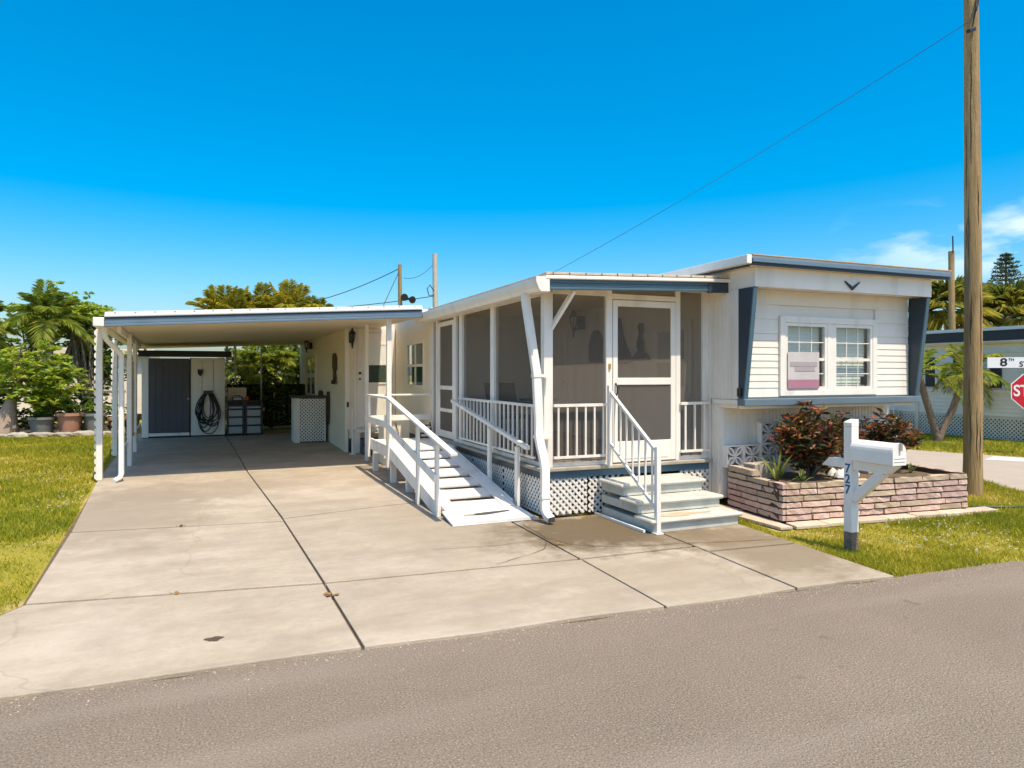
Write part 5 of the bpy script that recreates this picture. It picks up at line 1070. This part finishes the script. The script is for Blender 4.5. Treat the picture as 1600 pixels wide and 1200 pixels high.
def shrub(name, lab, cat, c, rad, n_cl, per, ln, wd, m, base, r0=0.04, group=None, nst=7, zmin=0.1, clumps=3, up=0.6):
    t = thing(name, lab, cat, base, group); cs = []
    for k in range(clumps):
        o_ = np.array(c)+RNG.normal(size=3)*np.array(rad)*0.33*(clumps > 1); cs.append(blob_points(n_cl//clumps, o_, np.array(rad)*RNG.uniform(0.62, 0.9 if clumps > 1 else 1.0), 0.35, zmin))
    cs = np.concatenate(cs); V, F, r = rosettes(cs, per, ln, wd, up); np_mesh('foliage', V, F, m, t, r)
    stems(t, base, [tuple(p) for p in cs[RNG.choice(len(cs), min(nst, len(cs)), replace=False)]], r0); return t
def frond(base, az, el, L_, droop, nl, lw, ll, parts, rr, tw=0.0, rachis=None):
    h = np.array([math.cos(az), math.sin(az), 0]); sd_ = np.array([-math.sin(az), math.cos(az), 0]); b = np.array(base)
    def P(t): return b+h*(L_*t*math.cos(el))*(1-0.12*t*t)+np.array([0, 0, L_*(t*math.sin(el)-droop*t*t)])
    ts = np.linspace(0.16, 0.99, nl); Pp, Dd, Ln = [], [], []
    for t in ts:
        p = P(t); tg = P(min(t+0.02, 1.02))-P(t-0.02); tg /= np.linalg.norm(tg); l = ll*(math.sin(math.pi*(0.12+0.82*t)))**0.7
        for s in (1, -1):
            d = sd_*s*0.85+tg*(0.45+0.7*t)+np.array([0, 0, 0.28-0.55*t])+RNG.normal(size=3)*0.10; Pp.append(p); Dd.append(d); Ln.append(l*RNG.uniform(0.85, 1.1))
    Pp, Dd, Ln = np.array(Pp), np.array(Dd), np.array(Ln); V, F = leaves(Pp, Dd, Ln, lw, 0.15, 0.24); parts.append((V, F, np.clip(np.repeat(rr+RNG.normal(size=len(Pp))*0.12, 2), 0, 1)))
    if rachis is not None: rachis.tube([tuple(P(t)) for t in np.linspace(0, 1, 7)], [0.018*(1-0.8*k/6)*L_/1.5 for k in range(7)], 5)
def feather_palm(lab, base, crown, n, L_, m, group=None, trunk=(0.09, 0.06), nl=26, ll=0.38, lw=0.032, el=(0.2, 1.35), droop=(0.35, 0.75), name='feather_palm', trunks=None, tm='bark'):
    t = thing(name, lab, 'palm', base, group); parts = []; rb = MB()
    for c in (crown if isinstance(crown, list) else [crown]):
        for k in range(n):
            az = k*2.4+RNG.normal()*0.25; e_ = el[0]+(el[1]-el[0])*((k+0.5)/n)+RNG.normal()*0.08; frond(np.array(c)+RNG.normal(size=3)*0.03, az, e_, L_*RNG.uniform(0.8, 1.1), RNG.uniform(*droop)*(1.1-0.5*e_/1.4), nl, lw, ll, parts, RNG.uniform(0.15, 0.8), rachis=rb)
    V, F, r = join_np(parts); np_mesh('fronds', V, F, m, t, r); rb.build('frond_stalks', 'lily' if False else m, t, smooth=True)
    for c in (crown if isinstance(crown, list) else [crown]):
        b_ = Vector(base); c_ = Vector(c); mid = b_.lerp(c_, 0.5)+Vector((RNG.normal()*0.04, 0, -0.05)); pts = [b_, b_.lerp(mid, 0.5), mid, mid.lerp(c_, 0.5), c_]
        MB().tube(pts, [trunk[0]*1.15, trunk[0], (trunk[0]+trunk[1])/2, trunk[1], trunk[1]], 9).build('trunk', tm, t, smooth=True)
    return t
def fan_palm(lab, base, crown, n, L_, group):
    t = thing('fan_palm', lab, 'palm', base, group); parts = []; rb = MB(); c = np.array(crown)
    for k in range(n):
        az = k*2.4; e_ = -0.7+2.0*((k+0.5)/n)+RNG.normal()*0.1; h = np.array([math.cos(az)*math.cos(e_), math.sin(az)*math.cos(e_), math.sin(e_)]); hub = c+h*L_*0.55; sd_ = np.cross(h, [0, 0, 1.0]); sd_ /= np.linalg.norm(sd_)+1e-9
        rb.tube([tuple(c), tuple(hub)], [0.02, 0.012], 5); m_ = 34; a = np.linspace(-1.7, 1.7, m_); d = np.cos(a)[:, None]*h+np.sin(a)[:, None]*sd_+RNG.normal(size=(m_, 3))*0.05
        ln = L_*0.75*(0.75+0.25*np.cos(a)); V, F = leaves(np.repeat([hub], m_, 0), d, ln, 0.034*L_, 0.1, 0.35); parts.append((V, F, np.clip(np.repeat((0.8-0.45*((k+0.5)/n))+RNG.normal(size=m_)*0.13, 2), 0, 1)))
    V, F, r = join_np(parts); np_mesh('fronds', V, F, 'sabal', t, r); rb.build('frond_stalks', 'sabal', t)
    MB().tube([base, tuple(Vector(base).lerp(Vector(crown), 0.5)), crown], [0.17, 0.15, 0.16], 10).build('trunk', 'bark', t, smooth=True)
# crotons in the planter
def croton(lab, c, rad, base, n):
    t = thing('croton_bush', lab, 'shrub', base, 'croton bushes in the stone planter'); cs = blob_points(n, c, rad, 0.25, 0.46); V, F, r = rosettes(cs, 10, 0.15, 0.27, 0.75, 1.0, 0.12)
    zf = np.repeat(np.repeat(cs[:, 2], 1), 1); r = np.clip(RNG.beta(1.0, 1.35, len(r)//2), 0, 1); np_mesh('foliage', V, F, 'croton', t, np.repeat(r, 2)); stems(t, base, [tuple(p) for p in cs[RNG.choice(len(cs), 12, replace=False)]], 0.016, 'bark', 5, 'stem', 0.04)
croton('large croton bush with dark and orange leaves left of the mailbox', (6.90, 6.66, 0.87), (0.40, 0.38, 0.40), (6.9, 6.65, 0.4), 270)
croton('sparse reddish croton bush in the planter right of the mailbox', (8.38, 6.72, 0.84), (0.42, 0.32, 0.30), (8.35, 6.7, 0.4), 120)
croton('small dark croton behind the mailbox post in the planter', (7.75, 6.82, 0.92), (0.24, 0.2, 0.28), (7.75, 6.8, 0.4), 42)
def strap_plant(lab, base, n, L_, m='lily'):
    t = thing('strap_leaf_plant', lab, 'plant', base); mb = []; V, F, r = [], [], []; o_ = 0
    for k in range(n):
        az = RNG.random()*6.283; e_ = RNG.uniform(0.75, 1.45); l = L_*RNG.uniform(0.6, 1.1); h = np.array([math.cos(az), math.sin(az), 0]); s = np.array([-math.sin(az), math.cos(az), 0]); q = RNG.uniform(0.15, 0.6); rr_ = RNG.random()
        for i in range(6):
            u = i/5; p = np.array(base)+h*l*u*math.cos(e_)+np.array([0, 0, l*(u*math.sin(e_)-q*u*u*u)]); w_ = 0.017*(1-u**2.2)+0.001; V += [p+s*w_, p-s*w_]
            if i: F.append((o_+2*i-2, o_+2*i-1, o_+2*i+1, o_+2*i)); r.append(rr_)
        o_ += 12
    np_mesh('leaves', np.array(V), np.array(F), m, t, r)
strap_plant('spiky strap leaved plant at the left corner of the planter', (6.34, 6.62, 0.40), 26, 0.52)
strap_plant('low strap leaved tuft beside the croton in the planter', (6.55, 6.42, 0.40), 14, 0.25)
strap_plant('yellowish strap leaved tuft near the shells in the planter', (7.3, 6.72, 0.40), 12, 0.28)
strap_plant('small strap leaved tuft by the concrete block at the planter right end', (8.55, 6.5, 0.40), 12, 0.22)
# palms and trees on the right
feather_palm('leaning twin trunk palm on the lawn of the neighbour home', (17.2, 12.3, -0.02), [(16.72, 12.5, 1.75), (17.80, 11.95, 1.78)], 15, 1.25, 'palm_green', nl=34, ll=0.34, lw=0.018, el=(-0.15, 1.3), trunk=(0.085, 0.085), name='twin_palm', droop=(0.35, 0.7))
fan_palm('yellowing fan palm behind the right end of the mobile home roof', (26.4, 18.4, 0), (26.3, 18.3, 4.25), 30, 1.35, 'fan palms behind the neighbour home'); fan_palm('yellowing fan palm just right of the tall utility pole', (28.6, 17.6, 0), (28.6, 17.6, 4.0), 30, 1.5, 'fan palms behind the neighbour home')
shrub('leafy_tree', 'green leafy tree behind the neighbour home at the right edge', 'tree', (33.0, 19.2, 3.3), (2.4, 2.0, 1.5), 220, 10, 0.28, 0.45, 'leaf_green', (33, 19.2, 0), 0.15)
shrub('leafy_tree', 'green leafy tree low behind the fan palms at the right', 'tree', (29.5, 22.0, 2.9), (2.6, 2.0, 1.3), 220, 10, 0.28, 0.45, 'leaf_green', (29.5, 22, 0), 0.15)
np_t = thing('norfolk_pine', 'tall dark conifer with tiered branches far behind at the right', 'tree', (57.6, 35.5, 0)); parts = []; br = MB(); rr = random.Random(3)
MB().tube([(57.6, 35.5, 0), (57.6, 35.5, 6), (57.6, 35.5, 11.4)], [0.22, 0.16, 0.04], 8).build('trunk', 'bark', np_t)
zz = 4.5
while zz < 11.4:
    k = (zz-4.5)/6.9; rad = (0.62+0.5*math.sin(k*3.1)) if zz < 8.2 else 1.45*(1-((zz-8.2)/3.2)**1.6)+0.12
    for b_ in range(7):
        if zz < 8.2 and rr.random() < 0.35: continue
        a = b_*0.9+zz*2.1+rr.uniform(-0.2, 0.2); l = rad*rr.uniform(0.75, 1.1); p0 = np.array([57.6, 35.5, zz]); p1 = p0+np.array([math.cos(a)*l, math.sin(a)*l, 0.10*l]); br.tube([tuple(p0), tuple(p1)], [0.03, 0.01], 4); ts = RNG.uniform(0.15, 1.0, 34)[:, None]; P = p0+(p1-p0)*ts+np.array([0, 0, -0.03]); D = RNG.normal(size=(34, 3))*0.7+(p1-p0)/l*0.6+np.array([0, 0, 0.55]); V, F = leaves(P, D, 0.26, 0.07, 0.1, 0.0); parts.append((V, F, np.repeat(RNG.random(34), 2)))
    zz += 0.33
V, F, r = join_np(parts); np_mesh('needles', V, F, 'pine', np_t, r); br.build('branches', 'bark', np_t)
# left garden
lt = thing('frangipani_tree', 'bushy bright green rosette leaved tree with a pale swollen trunk at the left', 'tree', (-5.55, 23.1, 0))
MB().tube([(-5.60, 23.1, -0.05), (-5.58, 23.1, 0.2), (-5.56, 23.1, 0.55), (-5.48, 23.1, 0.95), (-5.36, 23.1, 1.35), (-5.2, 23.1, 1.7)], [0.30, 0.30, 0.23, 0.14, 0.10, 0.08], 12).build('trunk', 'bark_pale', lt, smooth=True)
cs = np.concatenate([blob_points(70, c, r_, 0.3, 0.55) for c, r_ in (((-5.3, 23.0, 1.95), (0.75, 0.7, 0.55)), ((-4.55, 22.9, 2.0), (0.75, 0.7, 0.6)), ((-4.2, 22.8, 1.45), (0.6, 0.6, 0.55)), ((-5.0, 22.8, 1.35), (0.7, 0.6, 0.45)), ((-6.0, 23.1, 1.8), (0.7, 0.7, 0.6)), ((-4.6, 23.1, 0.95), (0.6, 0.5, 0.3)))])
V, F, r = rosettes(cs, 15, 0.19, 0.36, 0.75); np_mesh('foliage', V, F, 'leaf_rosette', lt, r); stems(lt, (-5.2, 23.1, 1.6), [tuple(p) for p in cs[RNG.choice(len(cs), 16, replace=False)]], 0.045, 'bark_pale')
feather_palm('large drooping feather palm rising behind the rosette tree at the left', (-4.9, 24.6, 0), (-4.9, 24.5, 3.35), 20, 1.55, 'palm_green', nl=44, ll=0.5, lw=0.026, el=(-0.1, 1.4), droop=(0.4, 0.75), trunk=(0.12, 0.1), group='palms at the left garden'); feather_palm('feather palm at the left edge of the garden', (-6.9, 24.8, 0), (-6.9, 24.8, 2.9), 18, 1.6, 'palm_green', nl=42, ll=0.5, lw=0.026, el=(-0.1, 1.4), droop=(0.4, 0.8), trunk=(0.12, 0.1), group='palms at the left garden')
shrub('leafy_tree', 'tall loose green tree behind the left palms', 'tree', (-5.2, 26.0, 3.5), (1.6, 1.0, 1.0), 420, 13, 0.2, 0.42, 'leaf_rosette', (-5.2, 26, 0), 0.08, clumps=5, zmin=1.6)
shrub('leafy_tree', 'dense green tree between the left palm and the carport', 'tree', (-3.9, 26.2, 2.5), (0.9, 0.8, 1.3), 420, 12, 0.2, 0.42, 'leaf_green', (-3.9, 26.2, 0), 0.07, clumps=5, zmin=0.8)
shrub('leafy_tree', 'small green sprig tree touching the sky left of the carport corner', 'tree', (-4.0, 25.4, 3.75), (0.75, 0.5, 0.45), 70, 12, 0.2, 0.4, 'leaf_rosette', (-4.0, 25.4, 0), 0.05, clumps=3, zmin=2.2, nst=10)
shrub('leafy_tree', 'green tree at the far left edge behind the garden', 'tree', (-8.0, 26.4, 2.4), (1.8, 1.0, 1.9), 320, 12, 0.2, 0.42, 'leaf_green', (-8, 26.4, 0), 0.08, clumps=5, zmin=0.5)
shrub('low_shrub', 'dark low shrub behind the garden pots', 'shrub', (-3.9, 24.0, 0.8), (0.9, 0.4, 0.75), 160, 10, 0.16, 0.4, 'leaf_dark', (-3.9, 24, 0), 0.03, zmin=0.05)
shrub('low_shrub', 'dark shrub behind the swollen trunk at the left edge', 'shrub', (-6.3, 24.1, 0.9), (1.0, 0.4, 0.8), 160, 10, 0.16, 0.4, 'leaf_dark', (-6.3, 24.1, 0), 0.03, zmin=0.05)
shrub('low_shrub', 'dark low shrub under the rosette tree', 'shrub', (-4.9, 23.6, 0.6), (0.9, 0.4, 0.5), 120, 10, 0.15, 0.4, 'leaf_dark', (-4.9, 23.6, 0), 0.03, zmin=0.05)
def pot(x, y, r0, h, m, lab, plant=None):
    t = thing('plant_pot', lab, 'plant pot', (x, y, 0), 'plant pots at the garden edge'); MB().lathe(x, y, [(r0*0.70, 0.0), (r0*0.95, h*0.85), (r0*0.98, h*0.86), (r0*1.08, h*0.87), (r0*1.08, h), (r0*0.96, h), (r0*0.94, h*0.9)], 18).build('pot', m, t, smooth=True)
    MB().lathe(x, y, [(r0*0.9, h*0.88), (r0*0.92, h*0.91)], 14).build('potting_soil', 'soil', t); cs = blob_points(34, (x, y, h+0.14), (r0*1.1, r0, 0.2), 0.2, h); V, F, r = rosettes(cs, 9, 0.13, 0.4, 0.8); np_mesh('foliage', V, F, 'leaf_green', t, r)
pot(-4.72, 22.95, 0.33, 0.52, 'pot_grey', 'wide dark grey plant pot under the rosette tree'); pot(-4.05, 22.95, 0.33, 0.62, 'terracotta', 'pinkish terracotta plant pot at the garden edge'); pot(-3.42, 22.95, 0.28, 0.6, 'pot_grey', 'tall grey plant pot nearest the carport post')
strap_plant('spiky plant in the tall grey pot near the carport', (-3.42, 22.95, 0.6), 14, 0.5)
be = thing('rock_edging', 'row of grey rocks edging the left garden bed', 'rock edging', (-5, 22.45, 0)); r = random.Random(2); x = -9.0
RK = []
for i in range(6):
    q = random.Random(i+40); mb = MB(); mb.tube_rings([[((k-2)/4*1.0+q.uniform(-0.05, 0.05), 0.5*math.cos(a)*(0.55 if k in (0, 4) else 1)*q.uniform(0.8, 1.15), 0.5+0.5*math.sin(a)*(0.6 if k in (0, 4) else 1)*q.uniform(0.8, 1.1)) for a in np.linspace(0, 2*math.pi, 8)[:-1]] for k in range(5)]); me = mb.mesh('rock', smooth=False); me.materials.append(MATS['rock']); RK.append(me)
while x < -2.75:
    l = r.uniform(0.3, 0.6); inst('rock', RK[r.randrange(6)], be, (x+l/2, 22.45+r.uniform(-0.04, 0.04), -0.05), (0, 0, r.uniform(-0.08, 0.08)), (l, 0.24, 0.15+r.random()*0.05)); x += l*0.98
sheet('garden_bed', [(-14, 22.45), (-2.75, 22.45), (-2.75, 28), (-14, 28)], -0.022, 'soil')
for i, (x, y, h) in enumerate(((-2.95, 23.6, 0.42), (-2.6, 23.9, 0.5))):
    t = thing('clay_pot', 'reddish clay pot beyond the carport posts' + (', nearer one' if i == 0 else ', farther one'), 'clay pot', (x, y, 0), 'clay pots beyond the carport'); MB().lathe(x, y, [(0.16, 0), (0.24, h*0.8), (0.27, h*0.82), (0.27, h), (0.23, h)], 14).build('pot', 'terracotta', t, smooth=True)
o = MB().tube([(-3.0, 25.0, 0), (-3.0, 25.0, 1.2), (-3.05, 25.0, 1.9)], [0.09, 0.08, 0.07], 8).build('white_post', 'white', org=(-3, 25, 0)); tag(o, 'leaning white post among the plants left of the carport', 'post')
# behind the carport
for i, (x, y, h, lab) in enumerate(((0.1, 28.2, 3.75, 'yellow green palm leftmost behind the carport roof'), (1.35, 28.8, 3.9, 'yellow green palm second from left behind the carport roof'), (2.4, 28.4, 3.95, 'yellow green palm third from left behind the carport roof'), (3.3, 29.2, 3.55, 'yellow green palm rightmost behind the carport roof'))):
    feather_palm(lab, (x, y, 0), [(x, y, h), (x+0.35, y+0.3, h-0.5)], 17, 1.8, 'palm_yellow', nl=44, ll=0.55, lw=0.03, el=(0.35, 1.4), droop=(0.2, 0.5), trunk=(0.07, 0.05), group='palms behind the carport')
for i, (x, y, h, lab) in enumerate(((0.75, 26.0, 2.0, 'green palm clump above the fence next to the shed'), (1.75, 26.3, 2.2, 'green palm clump above the middle of the fence'), (2.75, 26.6, 2.0, 'green palm clump above the fence next to the cream wall'))):
    feather_palm(lab, (x, y, 0), [(x, y, h), (x+0.3, y+0.2, h-0.3)], 17, 1.3, 'palm_green', nl=34, ll=0.4, lw=0.026, el=(0.1, 1.35), droop=(0.35, 0.7), trunk=(0.05, 0.04), group='palm clumps above the fence')
shrub('fence_vine', 'dark leafy vine covering the green fence behind the drawer carts', 'vine', (1.45, 23.22, 0.8), (1.1, 0.13, 0.75), 260, 9, 0.15, 0.42, 'leaf_green', (1.4, 23.25, 0), 0.02, clumps=4, zmin=0.05)
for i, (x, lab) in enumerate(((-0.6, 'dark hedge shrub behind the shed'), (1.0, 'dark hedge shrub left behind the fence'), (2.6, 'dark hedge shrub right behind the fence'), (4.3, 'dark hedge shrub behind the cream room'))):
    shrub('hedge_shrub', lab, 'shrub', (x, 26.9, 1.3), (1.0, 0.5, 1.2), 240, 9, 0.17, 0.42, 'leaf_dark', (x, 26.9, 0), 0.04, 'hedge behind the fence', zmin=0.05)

# ------------------------------------------------------------------ grass
def inside(px, py, poly):
    r_ = np.zeros(len(px), bool); n = len(poly); j = n-1
    for i in range(n):
        (xi, yi), (xj, yj) = poly[i], poly[j]; c = ((yi > py) != (yj > py)) & (px < (xj-xi)*(py-yi)/(yj-yi+1e-12)+xi); r_ ^= c; j = i
    return r_
def grass(name, lab, poly, n, hgt, excl=(), far=None):
    xs, ys = [p[0] for p in poly], [p[1] for p in poly]; x = RNG.uniform(min(xs), max(xs), n*3); y = RNG.uniform(min(ys), max(ys), n*3)
    k = inside(x, y, poly)
    for e_ in excl: k &= ~inside(x, y, e_)
    cl = np.sin(x*1.7+1.3*np.sin(y*1.1))+np.sin(y*2.3+x*0.8)+0.8*np.sin(x*5.1-y*4.3)+0.6*np.sin(x*11+y*7); k &= RNG.random(len(x)) < np.clip(0.62+0.24*cl, 0.22, 1); x, y, cl = x[k], y[k], cl[k]; n = len(x)
    d = np.hypot(x, y); sc = np.clip(d/8, 0.9, 2.2); P = np.stack([x, y, np.full(n, -0.032)], 1); D = np.stack([RNG.normal(size=n)*0.55, RNG.normal(size=n)*0.55, np.ones(n)], 1); D = unit(D)
    h = hgt*RNG.uniform(0.3, 1.35, n)*(0.85+0.12*cl)*np.sqrt(sc); s = unit(np.cross(D, RNG.normal(size=(n, 3)))); wd = (0.0042*sc*RNG.uniform(0.7, 1.4, n))[:, None]
    tip = P+D*h[:, None]+np.stack([RNG.normal(size=n), RNG.normal(size=n), np.zeros(n)], 1)*h[:, None]*0.25
    V = np.stack([P+s*wd, P-s*wd, tip], 1).reshape(-1, 3); F = np.arange(3*n).reshape(-1, 3); r_ = np.clip(0.45+0.2*RNG.normal(size=n)-0.07*cl+0.12*np.sin(x*0.9+y*0.7), 0, 1)
    o = np_mesh(name, V, F, 'grass', None, r_, 'stuff'); tag(o, lab, 'grass')
grass('grass', 'patchy yellow green lawn left of the driveway', [(-2.3, 4.62), (-1.44, 6.25), (-1.6, 8.85), (-1.93, 12.65), (-2.3, 18), (-2.65, 22.3), (-8.5, 22.3), (-3.3, 9), (-2.9, 6), (-3.3, 4.6)], 150000, 0.065)
pex = [(5.70, 5.95), (9.2, 5.60), (9.3, 5.9), (8.95, 6.0), (9.05, 7.3), (5.72, 7.4)]
grass('grass', 'patchy lawn between the stone planter and the road', [(5.40, 4.24), (8.7, 4.06), (9.7, 4.78), (10.4, 5.68), (10.9, 6.5), (11.5, 7.76), (11.8, 9.2), (9.2, 9.2), (9.2, 7.3), (5.60, 7.3), (5.54, 6.3)], 130000, 0.062, [pex, [(7.0, 7.1), (9.15, 7.1), (9.15, 9.5), (7, 9.5)]])
grass('grass', 'lawn in front of the neighbour home across the side street', [(14.55, 12.5), (14.75, 10.87), (15.6, 9.2), (17.7, 6.6), (18.8, 8), (18.75, 19), (14.8, 18)], 45000, 0.05)
def flecks(lab, poly, n):
    x = RNG.uniform(min(p[0] for p in poly), max(p[0] for p in poly), n*4); y = RNG.uniform(min(p[1] for p in poly), max(p[1] for p in poly), n*4); k = inside(x, y, poly) & (np.sin(x*2.1+y)+np.sin(y*1.7-x) > 0.35); x, y = x[k][:n], y[k][:n]; n = len(x); k = 5
    P = np.repeat(np.stack([x, y, np.full(n, 0.015)], 1), k, 0); D = RNG.normal(size=(n*k, 3)); D[:, 2] = np.abs(D[:, 2]); V, F = leaves(P, D, 0.016, 0.011, 0.1, 0.0); o = np_mesh('clover_flowers', V, F, 'clover_flower', None, RNG.random(len(F)), 'stuff'); tag(o, lab, 'flowers')
flecks('white clover flecks in the left lawn', [(-1.7, 8.0), (-1.8, 11), (-2.1, 15), (-4, 15), (-3.2, 9.5)], 170); flecks('white clover flecks in the lawn by the planter', [(5.9, 4.4), (8.6, 4.2), (10.5, 6.2), (9.3, 5.6), (5.9, 5.8)], 130)
# thin dark green line drawn along the grass as a tube
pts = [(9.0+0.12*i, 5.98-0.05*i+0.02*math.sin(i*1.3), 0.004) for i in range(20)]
o = MB().tube(pts, 0.014, 6).build('lawn_dark_line', 'line_dark_green', org=(9, 5.98, 0), smooth=True); tag(o, 'thin dark green line in the grass beside the planter', 'hose')

# ------------------------------------------------------------------ porch furniture, grit along the road edge
ch = thing('porch_chair', 'dark patio chair standing inside the screened porch', 'chair', (4.3, 10.4, DZ))
for (dx, dy) in ((-0.25, -0.25), (0.25, -0.25), (-0.25, 0.25), (0.25, 0.25)): part('leg', 'decor_grey', ch, (4.3+dx-0.02, 10.4+dy-0.02, DZ, 4.3+dx+0.02, 10.4+dy+0.02, DZ+0.42))
part('seat', 'decor_brown', ch, (4.02, 10.12, DZ+0.42, 4.58, 10.68, DZ+0.48), bevel=0.01); MB().beam((4.3, 10.66, DZ+0.5), (4.3, 10.84, DZ+0.98), 0.54, 0.04, up=(0, 1, 0)).build('backrest', 'decor_brown', ch)
for sx_ in (-0.28, 0.28): MB().beam((4.3+sx_, 10.12, DZ+0.66), (4.3+sx_, 10.72, DZ+0.66), 0.04, 0.03).build('armrest', 'decor_grey', ch)
tb = thing('porch_table', 'small round table inside the screened porch', 'table', (5.2, 11.2, DZ)); MB().lathe(5.2, 11.2, [(0.34, DZ+0.66), (0.35, DZ+0.69)], 20).build('top', 'decor_grey', tb); MB().tube([(5.2, 11.2, DZ), (5.2, 11.2, DZ+0.66)], 0.03, 8).build('stem', 'decor_grey', tb); MB().lathe(5.2, 11.2, [(0.2, DZ), (0.18, DZ+0.03)], 14).build('foot', 'decor_grey', tb)
n = 1100; x = RNG.uniform(-4, 11, n); y = np.array([road_y(a) for a in x])-np.abs(RNG.normal(size=n))*0.13+0.02; sz = RNG.uniform(0.003, 0.009, n)[:, None]
base = np.stack([x, y, np.full(n, -0.021)], 1); k = np.array([[1, 0, 0], [-0.5, 0.87, 0], [-0.5, -0.87, 0], [0, 0, 0.9]]); V = (base[:, None, :]+k[None]*sz[:, None, :]*RNG.uniform(0.7, 1.3, (n, 4, 1))).reshape(-1, 3)
F = np.concatenate([np.arange(n)[:, None]*4+np.array([q]) for q in ((0, 1, 3), (1, 2, 3), (2, 0, 3))]); o = np_mesh('road_grit', V, F, 'block', None, None, 'stuff'); tag(o, 'loose grit along the edge of the asphalt road', 'grit')
